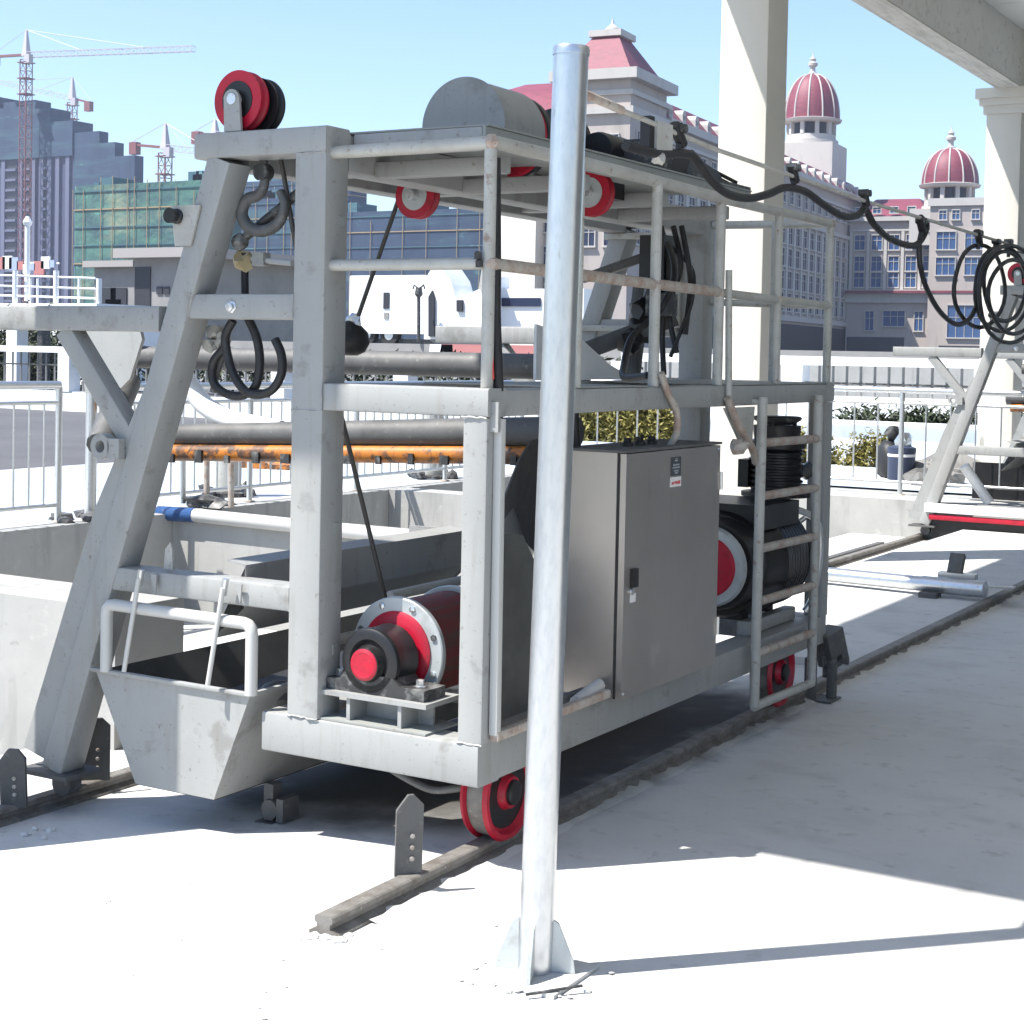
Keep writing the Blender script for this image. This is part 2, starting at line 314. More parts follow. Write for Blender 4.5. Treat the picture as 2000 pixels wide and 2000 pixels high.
# posts and A legs, front (y 0) and rear (y 3.1)
for yf, s in ((.062, 1), (3.065, -1)):
    beam('main_post', (-.675, yf, .402), (-.675, yf, 2.234), .126, .124, G_, cart)
    beam('corner_post', (-.035, yf-.012*s, .402), (-.035, yf-.012*s, 1.402), .088, .09, G_, cart)
    beam('head_beam', (-1.164, yf, 2.277), (-.612, yf, 2.277), .13, .085, G_, cart)
    # leg: upper tube face from x -1.11..-1.01 at top to -1.72 at z .27
    top = Vector((-1.063, yf, 2.232)); bot = Vector((-1.815, yf, .06)); t = (bot-top).normalized(); sdir = Vector((0, 1, 0)).cross(t).normalized()
    beam('leg', top-t*.0, bot, .118, .1, G_, cart, up=sdir)
    # stiffening channel welded along the outer lower side of the leg
    o_ = sdir if sdir.x < 0 else -sdir
    a = top.lerp(bot, .36); b = top.lerp(bot, .995)
    pl = [a+o_*.05, a+o_*.058, top.lerp(bot, .58)+o_*.135, b+t*.01+o_*.165, b+o_*.05]
    MB().prism([p+Vector((0, -.045*s, 0)) for p in pl], (0, .012*s, 0)).build('leg_stiffener', G_, cart)
    MB().prism([p+Vector((0, .03*s, 0)) for p in pl], (0, .012*s, 0)).build('leg_stiffener', G_, cart)
    fp = bot+Vector((-.02, 0, 0))
    MB().box((fp.x-.12, yf-.09, .035), (fp.x+.13, yf+.09, .05)).build('foot_plate', 'dark_steel', cart)
    w = MB().lathe((bot.x, yf+.02*s, -.005), (0, 1, 0), [(-.03, .03), (-.03, .045), (.03, .045), (.03, .03)], 20).build('guide_roller', 'dark_steel', cart)
    beam('cross_bar', (-1.262, yf, 1.739), (-.739, yf, 1.739), .1, .084, G_, cart)
    beam('cross_bar', (-1.60, yf, .78), (-.739, yf, .78), .11, .082, G_, cart)
    MB().lathe((-1.005, yf-.05*s, 1.737), (0, -s, 0), [(-.03, .022), (.003, .022), (.005, .016), (.016, .016), (.018, .012)], 6).build('bolt', 'silver', cart)
    # side arm and its strut
    beam('arm', (-2.16, yf-.005*s, 1.695), (-1.325, yf-.005*s, 1.695), .1, .088, G_, cart)
    beam('strut', (-1.80, yf-.005*s, 1.652), (-1.452, yf-.005*s, 1.24), .075, .075, G_, cart)
    beam('platform_beam', (-.611, yf-.005*s, 1.449), (.0115, yf-.005*s, 1.449), .11, .088, G_, cart)
# eye lug at the left edge of the front leg
m = MB(); c0 = P(196, 842, y=-.0)
m.lathe(c0, (0, 1, 0), [(-.02, .022), (-.02, .045), (.02, .045), (.02, .022), (-.02, .022)], 24, cap=False); m.box((c0.x+.035, -.02, c0.z-.04), (c0.x+.09, .02, c0.z+.03)); m.build('eye_lug', G_, cart)
gp = P(349, 410, y=.03)
MB().lathe((gp.x, -.05, gp.z), (0, 1, 0), [(0, .008), (0, .026), (.012, .026), (.016, .02), (.03, .02), (.034, .026), (.046, .026), (.046, .008)], 20).build('guide_pulley', 'black_paint', cart, 40)
MB().prism([(gp.x-.03, -.008, gp.z+.036), (gp.x+.10, -.008, gp.z+.036), (gp.x+.06, -.008, gp.z-.10), (gp.x-.01, -.008, gp.z-.10)], (0, .008, 0)).build('pulley_bracket', 'tube_paint', cart)
tb = P(299, 1050, y=.0); MB().prism([(tb.x-.022, .05, tb.z-.05), (tb.x+.02, .05, tb.z-.05), (tb.x+.016, .05, tb.z+.02), (tb.x+.006, .05, tb.z+.045), (tb.x-.016, .05, tb.z+.02)], (0, .008, 0)).build('lifting_tab', 'tube_paint', cart)
for z0 in (2.0, 1.55, 1.0, .6): MB().box((-.612, .075, z0), (-.608, .10, z0+.035)).build('lug_scar', 'deck_paint', cart)
# long beams
beam('platform_beam', (-.0445, .112, 1.447), (-.0445, 3.01, 1.447), .11, .083, G_, cart)
beam('platform_beam', (-.672, .126, 1.447), (-.672, 3.0, 1.447), .1, .083, G_, cart)
for y in (1.05, 2.05): beam('platform_joist', (-.62, y, 1.44), (-.101, y, 1.44), .06, .06, G_, cart)
MB().box((-.62, .6, 1.4895), (.008, 1.12, 1.494)).build('deck_plate', 'deck_paint', cart)
MB().box((-.62, 1.85, 1.4895), (.008, 3.115, 1.494)).build('deck_plate', 'deck_paint', cart)
beam('top_beam', (-.672, .126, 2.245), (-.672, 3.0, 2.245), .118, .12, G_, cart)
beam('top_beam', (-1.085, .128, 2.262), (-1.085, 3.0, 2.262), .1, .11, G_, cart)
for y in (.55, 1.25, 2.0): beam('top_joist', (-1.034, y, 2.255), (-.732, y, 2.255), .07, .07, G_, cart)
for y in (.3, .85, 1.5, 2.1): beam('deck_bracket', (-.612, y, 2.205), (-.12, y, 2.205), .06, .055, G_, cart)
MB().box((-1.1, .14, 2.308), (-.09, 2.3, 2.314)).build('upper_deck_plate', 'deck_paint', cart)
beam('deck_edge_angle', (-.1, .13, 2.272), (-.1, 2.3, 2.272), .012, .07, 'deck_paint', cart, r=.002)
beam('deck_edge_angle', (-.6, .14, 2.268), (-.11, .14, 2.268), .012, .075, G_, cart, r=.002)
# rear light-edged opening frame
for a, b in (((-.75, 3.0, 2.19), (-1.15, 3.0, 2.19)), ((-.745, 2.99, 2.19), (-.745, 2.99, 1.74)), ((-.75, 3.0, 1.735), (-1.3, 3.0, 1.735))):
    beam('frame_lip', a, b, .03, .03, 'tube_paint', cart, r=.004)
# weld beads
for a, b in (((-.738, 0, 1.402), (-.612, 0, 1.402)), ((-.739, -.001, 1.70), (-.739, -.001, 1.78)), ((-1.20, .003, 1.70), (-1.178, .003, 1.785)), ((-.612, -.004, 1.41), (-.612, -.004, 1.49)), ((-.078, .002, 1.403), (.01, .002, 1.403)),
             ((-.739, .005, .74), (-.739, .005, .82)), ((-.739, -.001, .402), (-.611, -.001, .402)), ((-.08, .002, .402), (.01, .002, .402)), ((-.738, -.001, 2.234), (-.612, -.001, 2.234))): weld(a, b)
# handrails
T_ = 'tube_paint'
for y in (1.2, 1.79): MB().tube([(-.01, y, 1.49), (-.01, y, 2.235)], .02).build('handrail_post', T_, cart, 50)
for y in (2.42, 3.07): MB().tube([(-.01, y, 1.49), (-.01, y, 2.235)], .019).build('handrail_post', T_, cart, 50)
tube('handrail_post', [(-.02, .045, 1.494), (-.025, .05, 2.24)], .02, T_, cart)
tube('handrail_post', [(-.28, 3.07, 1.49), (-.28, 3.07, 2.25)], .018, T_, cart)
tube('handrail_post', [(-.01, .6, 1.49), (-.01, .6, 2.25)], .018, T_, cart)
tube('handrail_post', [(.025, 1.83, 1.4), (.012, 1.83, 1.95)], .014, T_, cart)
tube('handrail', [(-.612, .04, 2.236), (-.02, .045, 2.24)], .021, T_, cart)
tube('handrail', [(-.612, .04, 1.873), (-.02, .045, 1.873)], .019, T_, cart)
tube('handrail', [(-.02, .045, 2.243), (-.01, .9, 2.242), (-.01, 1.8, 2.232), (-.01, 3.09, 2.232)], .021, T_, cart)
tube('handrail', [(-.02, .055, 1.873), (-.01, 1.8, 1.86)], .02, 'rusty_tube', cart)
tube('handrail', [(-.01, 1.8, 1.858), (-.01, 3.09, 1.852)], .018, T_, cart)
tube('handrail', [(-.005, 3.075, 2.233), (-.60, 3.075, 2.24)], .02, T_, cart)
tube('handrail', [(-.005, 3.07, 1.852), (-.60, 3.07, 1.868)], .018, T_, cart)
for p in ((-.02, .045, 2.242), (-.02, .05, 1.873), (-.01, 1.2, 1.865), (-.01, 1.79, 1.858), (-.01, 1.79, 2.232), (-.01, 3.07, 2.232), (-.01, 2.42, 1.855)):
    MB().blob(p, .025, 2, .1).build('rail_joint', 'rusty_tube', cart)
for p in ((-.045, .02, 1.885), (-.04, .02, 1.86)): MB().lathe(p, (0, 0, 1), [(0, .012), (.02, .012), (.024, .006)], 8).build('clamp_bolt', 'worn_black', cart)
# cable guard frame at the front corner
MB().box((.008, .02, 1.36), (.038, .032, 1.452)).build('guard_bracket', G_, cart)
beam('cable_guard', (.023, .055, 1.40), (.027, .055, .43), .03, .03, 'white_plastic', cart, r=.006)
beam('cable_guard', (.03, .045, .425), (.03, .80, .43), .03, .03, 'rusty_tube', cart, r=.006)
beam('cable_guard', (-.045, .15, .424), (-.045, .78, .424), .035, .04, 'dark_steel', cart, r=.006)
MB().prism([(-.03, .105, .43), (-.03, .46, .43), (-.03, .46, .84), (-.03, .30, 1.02), (-.03, .105, 1.04)], (-.006, 0, 0)).build('sun_block_plate', 'painted_shade', cart)  # plate added to stop a sliver of sunlight passing through the frame
# gusset bracket by the ladder
MB().prism([(.012, 1.80, 1.40), (.012, 2.12, 1.40), (.012, 2.10, 1.24), (.012, 1.98, 1.25)], (.008, 0, 0)).build('gusset_plate', 'tube_paint', cart)
tube('bent_handle', spline([(.03, 1.80, 1.44), (.05, 1.88, 1.33), (.06, 1.95, 1.27), (.05, 2.04, 1.22), (.03, 2.12, 1.17)]), .016, 'rusty_tube', cart)
MB().blob((.06, 1.86, 1.245), .04, 2, .2, (1, 1, .8)).build('clamp_nut', 'rusty_tube', cart)
# ladder
lad = MB().tube([(.052, 2.125, 1.44), (.052, 2.115, .15)], .021).build('ladder', T_, cart, 50)
for i, (a, b) in enumerate(((( .052, 2.80, 1.44), (.052, 2.80, .14)),)): tube('stile', [a, b], .021, T_, lad)
for z in (1.25, 1.028, .808, .588, .37): tube('rung', [(.052, 2.12, z), (.052, 2.80, z-.006)], .0185, 'rusty_tube', lad)
tube('rung', [(.052, 2.115, .15), (.052, 2.80, .135)], .02, T_, lad)
tube('bracket', [(.052, 2.80, .36), (-.02, 2.80, .36)], .012, T_, lad); tube('bracket', [(.052, 2.12, 1.42), (.01, 2.12, 1.42)], .012, T_, lad)
# foot of the rear corner
m = MB(); m.beam((.0, 3.15, .32), (.02, 3.2, .16), .10, .12); m.build('buffer_block', 'dark_steel', cart)
beam('jack_leg', (.035, 3.13, .19), (.035, 3.13, .012), .042, .045, 'dark_steel', cart); beam('jack_leg', (-.045, 3.06, .20), (-.045, 3.06, .012), .05, .05, 'dark_steel', cart)
MB().box((-.08, 3.02, .004), (.07, 3.17, .011)).build('jack_foot', 'dark_steel', cart)
tube('jack_clevis', spline([(.0, 3.11, .30), (.03, 3.12, .26), (.02, 3.13, .2), (.05, 3.15, .185), (.08, 3.15, .21)]), .011, 'worn_black', cart)
tube('jack_screw', [(.0, 3.14, .25), (.0, 3.14, .1)], .015, 'worn_black', cart); tube('jack_handle', [(.0, 3.14, .2), (.09, 3.2, .17)], .013, 'worn_black', cart)
# wheels
def wheel(y, x=-.08):
    w = MB().lathe((x, y, .197), (1, 0, 0), [(-.05, .02), (-.05, .15), (-.036, .158), (-.03, .142), (.03, .142), (.036, .158), (.05, .15), (.05, .135), (.03, .125), (.03, .06), (.055, .05), (.055, .02)], 40).build('wheel', 'red_paint', cart, 40)
    MB().lathe((x, y, .197), (1, 0, 0), [(-.029, .1435), (-.01, .1455), (.01, .1455), (.029, .1435)], 40).build('tread', 'rail_steel', w)
    MB().lathe((x, y, .197), (1, 0, 0), [(.0305, .118), (.033, .118), (.033, .05), (.0305, .05)], 32).build('web', 'black_paint', w)
    MB().lathe((x, y, .197), (1, 0, 0), [(.03, .045), (.066, .04), (.07, .03), (.07, .005)], 20).build('hub', 'black_paint', w)
    return w
wheel(.26); wheel(2.66); wheel(2.66, -.78)
tube('drain_hose', spline([(-.42, .1, .265), (-.34, .12, .225), (-.25, .13, .20), (-.16, .14, .215), (-.09, .15, .235)]), .012, 'dark_steel', cart)
# control cabinet: sides y .86.., front x .05
cab = MB().box((-.19, .842, .405), (.030, 1.665, 1.262)).build('control_cabinet', 'stainless', cart)
m = MB(); m.box((.038, .85, .40), (.062, 1.672, 1.259)); d = m.build('door', 'stainless', cab)
MB().box((-.20, .83, 1.263), (.066, 1.68, 1.272)).build('lid', 'dark_steel', cab)
MB().box((.0305, .846, .402), (.0375, .858, 1.258)).build('door_seal', 'rubber', cab)
m = MB(); m.box((.0625, .895, .79), (.078, .935, .855)); m.build('handle', 'black_paint', cab)
m = MB(); m.lathe((.063, .91, .775), (1, 0, 0), [(0, .014), (.006, .013), (.007, .004)], 12); m.build('keyhole', 'silver', cab)
plate = MB().box((.0625, 1.215, 1.163), (.0645, 1.30, 1.232)).build('nameplate', 'label_black', cab)
sticker = MB().box((.0625, 1.21, 1.122), (.0640, 1.305, 1.158)).build('sticker', 'label_white', cab)
m = MB()
for zz, y0, y1 in ((1.219, 1.247, 1.27), (1.203, 1.23, 1.286), (1.193, 1.227, 1.29), (1.181, 1.24, 1.278), (1.173, 1.245, 1.272)):
    y = y0
    while y < y1:
        w_ = random.uniform(.004, .009); m.box((.0646, y, zz-.003), (.0651, min(y+w_, y1), zz+.003)); y += w_+.0025
m.box((.0646, 1.252, 1.2245), (.0651, 1.264, 1.228))
m.build('print', 'ink_grey', cab)
m = MB(); y = 1.222
while y < 1.292:
    w_ = random.uniform(.004, .009); h_ = random.uniform(.004, .008); m.box((.0641, y, 1.138-h_), (.0646, y+w_, 1.138+h_*random.uniform(.2, 1))); y += w_+.002
m.build('print', 'ink_red', cab)
for y in (.9, 1.6): MB().box((-.2, y-.03, .40), (.02, y+.03, .406)).build('foot', 'dark_steel', cab)
for p in ((.0625, 1.655, 1.245), (.0625, .862, .42)): MB().lathe(p, (1, 0, 0), [(0, .006), (.003, .005)], 10).build('screw', 'silver', cab)
for z in (.55, 1.12): MB().lathe((.066, 1.676, z-.035), (0, 0, 1), [(0, .007), (.07, .007)], 10).build('hinge', 'silver', cab)
for y in (1.1, 1.2, 1.3): MB().lathe((-.06, y, 1.2725), (0, 0, 1), [(0, .022), (.012, .022), (.014, .015), (.03, .015)], 12).build('cable_gland', 'black_paint', cab)
MB().box((.0622, .90, .735), (.0630, .945, .766)).build('worn_patch', 'label_white', cab)
# lower winch at the front
wx, wz = -.445, .60
win = MB().lathe((wx, .225, wz+.012), (0, 1, 0), [(0, .163), (.315, .163)], 40).build('winch', 'wound_rope', cart, 40)
for y in (.205, .53):
    MB().lathe((wx, y, wz+.012), (0, 1, 0), [(0, .118), (0, .176), (.004, .18), (.02, .18), (.024, .176), (.024, .1)], 56).build('flange', 'flange_metal', win, 40)
MB().lathe((wx, .192, wz+.012), (0, 1, 0), [(0, .03), (0, .118), (.008, .134), (.0125, .134)], 48).build('hub_disc', 'red_paint', win)
for k in range(8):
    an = R(22.5+45*k); MB().lathe((wx+.157*math.cos(an), .205, wz+.012+.157*math.sin(an)), (0, -1, 0), [(0, .011), (.006, .011), (.008, .006)], 6).build('bolt', 'worn_black' if k % 3 == 0 else 'silver', win)
# pillow block
m = MB(); m.lathe((wx, .045, wz), (0, 1, 0), [(.012, .062), (0, .075), (0, .098), (.006, .108), (.018, .112), (.026, .106), (.10, .108), (.125, .11), (.13, .1)], 40)
blk = m.build('bearing_block', 'black_paint', win, 40)
MB().lathe((wx-.003, .026, wz-.005), (0, 1, 0), [(-.004, .045), (0, .054), (.006, .056), (.028, .062), (.034, .068)], 36).build('shaft_collar', 'black_paint', win, 40)
MB().lathe((wx-.003, .019, wz-.005), (0, 1, 0), [(0, .006), (.003, .034), (.0, .042), (.004, .051), (.012, .053)], 36).build('end_cap', 'red_paint', win, 40)
m = MB(); m.prism([(wx-.19, .045, .498), (wx+.215, .045, .498), (wx+.215, .045, .532), (wx+.12, .045, .536), (wx+.095, .045, .56), (wx-.095, .045, .56), (wx-.115, .045, .536), (wx-.19, .045, .532)], (0, .125, 0)); m.build('block_foot', 'worn_black', win)
for dx in (-.15, .165):
    MB().lathe((wx+dx, .1, .531), (0, 0, 1), [(0, .022), (.004, .022), (.006, .014), (.024, .014), (.026, .008)], 6).build('bolt', 'silver', win)
MB().box((-.635, .02, .482), (-.205, .22, .497)).build('seat_plate', G_, win)
for x in (-.51, -.31): MB().box((x-.008, .03, .4025), (x+.006, .2, .481)).build('web_plate', G_, win)
MB().box((-.57, .125, .4025), (-.245, .135, .481)).build('back_plate', G_, win)
MB().box((-.62, .012, .4015), (-.2, .21, .4075)).build('shim_plate', 'deck_paint', win)
MB().lathe((wx, .70, wz), (0, 1, 0), [(-.14, .05), (.05, .05), (.05, .10), (.11, .10), (.11, .07), (.3, .07)], 28).build('coupling', 'black_paint', win, 40)
MB().lathe((wx+.04, .76, wz+.01), (0, 1, 0), [(0, .085), (.02, .09), (.03, .085), (.03, .03)], 28).build('brake_disc', 'black_paint', win, 40)
# second drive: motor, gearbox, drum at the rear
gb = MB().lathe((-.22, 2.32, .70), (0, 1, 0), [(0, .18), (0, .22), (.04, .235), (.18, .235), (.22, .25), (.26, .235)]+[p for k in range(8) for p in ((.275+k*.034, .222), (.285+k*.034, .240), (.295+k*.034, .240), (.303+k*.034, .222))]+[(.55, .235), (.58, .22), (.62, .16), (.62, .05)], 40).build('gearbox', 'black_paint', cart, 40)
MB().box((-.42, 2.36, .86), (-.02, 2.78, .965)).build('housing_top', 'black_paint', gb)
MB().lathe((-.195, 2.16, .71), (0, 1, 0), [(0, .1), (0, .165), (.02, .175), (.03, .17), (.03, .1)], 40).build('flange', 'flange_metal', gb, 40)
MB().lathe((-.195, 2.145, .71), (0, 1, 0), [(0, .02), (0, .12), (.012, .13), (.014, .13)], 40).build('hub_disc', 'red_paint', gb)
MB().lathe((-.195, 2.20, .71), (0, 1, 0), [(0, .17), (.0, .19), (.1, .2), (.16, .2)], 40).build('drum_end', 'black_paint', gb, 40)
m = MB()
m.lathe((-.20, 2.95, .96), (0, 0, 1), [(0, .16), (.02, .16), (.02, .12)]+[p for k in range(7) for p in ((.035+k*.026, .114), (.041+k*.026, .126), (.048+k*.026, .126), (.054+k*.026, .114))]+[(.22, .125), (.225, .132), (.26, .132), (.265, .105), (.3, .11), (.33, .11)], 32); mt = m.build('motor', 'black_paint', gb, 40)
MB().lathe((-.20, 2.95, 1.315), (0, 0, 1), [(-.02, .075), (.0, .11), (.012, .115), (.018, .105), (.018, .02)], 32).build('rain_cap', 'worn_black', gb, 40)
for k in range(3):
    an = R(120*k+40); MB().box((-.2+.085*math.cos(an)-.008, 2.95+.085*math.sin(an)-.008, 1.288), (-.2+.085*math.cos(an)+.008, 2.95+.085*math.sin(an)+.008, 1.312)).build('cap_stay', 'black_paint', gb)
MB().box((-.35, 2.85, 1.0), (-.30, 3.0, 1.13)).build('terminal_box', 'black_paint', gb)
MB().beam((-.1, 3.02, 1.06), (-.06, 3.05, 1.1), .05, .06).build('terminal_box', 'black_paint', gb)
tube('conduit', spline([(-.07, 3.05, 1.07), (-.05, 3.06, .98), (-.07, 3.04, .88), (-.1, 3.0, .84)]), .012, 'silver', gb)
tube('conduit', spline([(-.06, 2.76, .93), (.0, 2.95, .86), (.01, 2.99, .70), (-.02, 2.99, .5), (-.05, 2.97, .43)]), .016, 'silver', gb)
beam('pedestal', (-.38, 2.35, .43), (-.38, 2.9, .43), .06, .06, G_, gb); beam('pedestal', (-.1, 2.35, .43), (-.1, 2.9, .43), .06, .06, G_, gb)
m = MB(); m.box((-.3, 2.42, .45), (-.14, 2.5, .55)); m.box((-.3, 2.72, .45), (-.14, 2.8, .55)); m.build('gearbox_foot', 'black_paint', gb)
# upper winch with drum cover
cv = MB()
pr = [(-.775, 2.315)]+[(-.60-.17*math.cos(R(a)), 2.42+.17*math.sin(R(a))) for a in range(0, 181, 6)]+[(-.425, 2.315)]
cv.prism([(x, .80, z) for x, z in pr], (0, .30, 0)); cover = cv.build('drum_cover', 'grey_paint', cart, 40)
MB().prism([(x, .795, z) for x, z in [(-.783, 2.315)]+[(-.60-.177*math.cos(R(a)), 2.42+.177*math.sin(R(a))) for a in range(0, 181, 6)]+[(-.417, 2.315)]], (0, .005, 0)).build('cover_face', 'grey_paint', cover, 40)
uw = MB().lathe((-.60, 1.13, 2.42), (0, 1, 0), [(0, .10), (.35, .10)], 32).build('upper_winch', 'black_paint', cart, 40)
for y in (1.15, 1.47): MB().lathe((-.60, y, 2.42), (0, 1, 0), [(0, .09), (0, .155), (.005, .16), (.03, .16), (.035, .155), (.035, .09)], 44).build('flange', 'black_paint', uw, 40)
MB().lathe((-.60, 1.139, 2.42), (0, 1, 0), [(0, .10), (0, .145), (.01, .152)], 40).build('flange_ring', 'red_paint', uw, 40)
MB().lathe((-.60, 1.7, 2.41), (0, 1, 0), [(0, .05), (.02, .09), (.16, .1), (.2, .085), (.22, .03)], 28).build('motor', 'black_paint', uw, 40)
m = MB(); m.box((-.72, 1.66, 2.3145), (-.48, 2.0, 2.34)); m.box((-.66, 1.95, 2.3145), (-.54, 2.1, 2.40)); m.build('motor_foot', 'black_paint', uw)
MB().prism([(-.64, 2.1, 2.3145), (-.64, 2.29, 2.3145), (-.64, 2.25, 2.36), (-.64, 2.14, 2.39)], (.1, 0, 0)).build('brake_box', 'worn_black', uw)
MB().box((-.62, 2.2, 2.39), (-.55, 2.3, 2.43)).build('terminal_box', 'worn_black', uw)
MB().box((-.33, 1.75, 2.3145), (-.12, 2.36, 2.335)).build('sensor_rail', 'worn_black', cart)
MB().lathe((-.40, 1.45, 2.40), (0, 1, 0), [(0, .04), (.0, .07), (.02, .075), (.2, .075), (.24, .06), (.24, .02)], 24).build('brake_drum', 'black_paint', uw, 40)
for y in (1.35, 1.72, 1.9): MB().box((-.46, y, 2.3145), (-.36, y+.08, 2.36)).build('motor_foot', 'worn_black', uw)
MB().box((-.33, 1.55, 2.336), (-.2, 1.72, 2.45)).build('limit_switch', 'worn_black', uw)
MB().prism([(-.25, 1.8, 2.336), (-.25, 2.2, 2.336), (-.25, 2.12, 2.38), (-.25, 1.98, 2.40), (-.25, 1.86, 2.44)], (.08, 0, 0)).build('bracket', 'black_paint', uw)
for k in range(3): tube('motor_lead', spline([(-.42+.05*k, 1.8, 2.44), (-.36+.05*k, 1.95, 2.47-.02*k), (-.3+.04*k, 2.1, 2.40), (-.22+.04*k, 2.25, 2.345)]), .008, 'rubber', uw, n=6)
# hoses and blocks hanging under the deck at the rear
for k, (x, z) in enumerate(((-.50, 1.72), (-.56, 1.62), (-.46, 1.80))): tube('hose', spline([(x, 2.4, 2.18), (x+.05, 2.38, 2.0), (x-.02+.03*k, 2.42, z+.1), (x+.03, 2.4, z-.1)]), .013, 'rubber', uw, n=7)
MB().box((-.64, 2.35, 1.92), (-.52, 2.5, 2.14)).build('valve_block', 'black_paint', uw); MB().box((-.58, 2.3, 1.78), (-.48, 2.42, 1.88)).build('valve_block', 'worn_black', uw)
# sheaves
def sheave(c, r, axis=(0, 1, 0), br=True, name='sheave', disc='red_paint'):
    c = Vector(c)
    s = MB().lathe(c, axis, [(-.022, r*.6), (-.022, r), (-.014, r), (-.005, r*.84), (.005, r*.84), (.014, r), (.022, r), (.022, r*.6)], 44).build(name, disc, cart, 40)
    MB().lathe(c, axis, [(-.0245, r*.2), (-.0245, r*.64), (.0245, r*.64), (.0245, r*.2)], 36).build('web', 'black_paint' if br or disc != 'red_paint' else 'flange_metal', s, 40)
    MB().lathe(c, axis, [(-.055, .008), (-.055, .019), (-.03, .021), (.03, .021), (.045, .019)], 16).build('axle', 'silver', s, 40)
    if br:
        for y in (-.05, .042):
            q = [(c.x-.032, c.y+y, 2.321), (c.x+.04, c.y+y, 2.321), (c.x+.03, c.y+y, c.z)]+[(c.x-.004+.033*math.cos(R(a)), c.y+y, c.z+.033*math.sin(R(a))) for a in range(10, 171, 16)]+[(c.x-.036, c.y+y, c.z)]
            MB().prism(q, (0, .01, 0)).build('cheek_plate', 'grey_paint', s)
    return s
sheave((-1.01, .055, 2.428), .1)
sheave((-.985, .118, 2.418), .094, br=False, disc='black_paint')
sheave((-.862, .9, 2.185), .086, br=False); sheave((-.325, 1.28, 2.215), .09, br=False)
MB().box((-.36, 1.33, 2.2), (-.27, 1.45, 2.262)).build('sheave_bracket', 'black_paint', cart)
beam('sheave_bracket', (-.862, .95, 2.262), (-.862, .95, 2.17), .04, .02, G_, cart)
# inner folded chute plates seen through the frame
def fold(name, pts, y0, y1, mat):
    m = MB(); q = [(x, y0, z) for x, z in pts]+[(x-.006, y0, z-.006) for x, z in pts[::-1]]
    m.prism(q, (0, y1-y0, 0)); return m.build(name, mat, cart)
fold('chute_plate', [(-1.08, .875), (-1.0, .862), (-1.0, .72), (-1.14, .60)], .1, 1.52, G_)
m = MB(); pc = [(-1.0, .862), (-1.0, .72), (-1.1, .62), (-1.3, .6), (-1.3, .86)]
m.prism([(x, 1.53, z) for x, z in pc], (0, .01, 0)); m.build('chute_end', G_, cart)
MB().prism([P(a, b, x=-.5) for a, b in ((1030, 826), (1004, 830), (980, 868), (944, 962), (944, 990), (972, 952), (1000, 1030), (1030, 1060))], (-.008, 0, 0)).build('chute_guard', 'dark_steel', cart)
MB().prism([P(a, b, x=-.52) for a, b in ((944, 985), (974, 945), (1002, 1015), (985, 1035), (944, 1010))], (-.008, 0, 0)).build('chute_lip', G_, cart)
MB().prism([(-.66, 1.45, 1.495), (-.66, 2.36, 1.495), (-.66, 2.1, 1.56), (-.66, 1.85, 1.66), (-.66, 1.45, 1.72)], (.012, 0, 0)).build('hopper_plate', 'white_paint', cart)
tube('inner_pipe', [(-.9, .3, .56), (-.9, 2.4, .56)], .02, 'tube_paint', cart)
tube('inner_pipe', [(-.75, .6, .72), (-.75, 2.4, .73)], .018, 'tube_paint', cart)
# boom of the rake with its warning beam
tube('boom', [(-3.4, 2.0, 1.14), (-1.345, 2.0, 1.238), (-.75, 2.0, 1.267)], [.05, .066, .068], 'dark_steel', cart, n=16)
bo = MB(); bo.tube([(-3.2, 1.97, 1.06), (-1.345, 1.97, 1.14), (-.75, 1.97, 1.165)], .042, 12); wb = bo.build('warning_beam', 'orange_paint', cart, 50)
for i in range(13):
    t_ = (i+.5)/13; c = Vector((-3.1, 1.93, 1.052)).lerp(Vector((-.75, 1.93, 1.158)), t_); w_ = random.uniform(.012, .03)
    MB().box((c.x-w_, c.y-.012, c.z-.035), (c.x+w_, c.y+.004, c.z+random.uniform(0, .03))).build('lug', 'worn_black', wb)
tube('upper_boom', [(-3.3, 2.0, 1.545), (-.70, 2.0, 1.545)], .056, 'dark_steel', cart, n=16)
tube('boom_arm', spline([P(345, 705, y=2.05), P(365, 738, y=2.05), P(390, 768, y=2.05), P(430, 790, y=2.05), P(480, 803, y=2.05), P(530, 812, y=2.05)]), .05, 'white_paint', cart, n=14)
for y in (1.6, 1.95): MB().prism([P(a, b, y=y) for a, b in ((150, 622), (262, 615), (268, 640), (245, 715), (215, 745), (160, 742))], (0, .02, 0)).build('rake_cheek', G_, cart)
tube('rake_shaft', [P(190, 840, y=1.5), P(240, 720, y=1.9)], .07, 'dark_steel', cart, n=12)
# rake mechanism behind the pole
for a, b, w in (((-.9, 2.35, 1.62), (-.55, 2.55, 1.78), .10), ((-.60, 2.5, 2.12), (-.66, 2.5, 1.66), .09), ((-.72, 2.55, 1.95), (-.74, 2.5, 1.50), .07), ((-.95, 2.4, 1.95), (-.6, 2.5, 2.08), .05)):
    beam('rake_linkage', a, b, w, w*.8, 'dark_steel', cart)
for a in ((-.62, 2.45, 2.0), (-.66, 2.42, 1.8), (-.6, 2.45, 1.9), (-.7, 2.4, 1.66)): MB().blob(a, .06, 2, .2).build('rake_pivot', 'black_paint', cart)

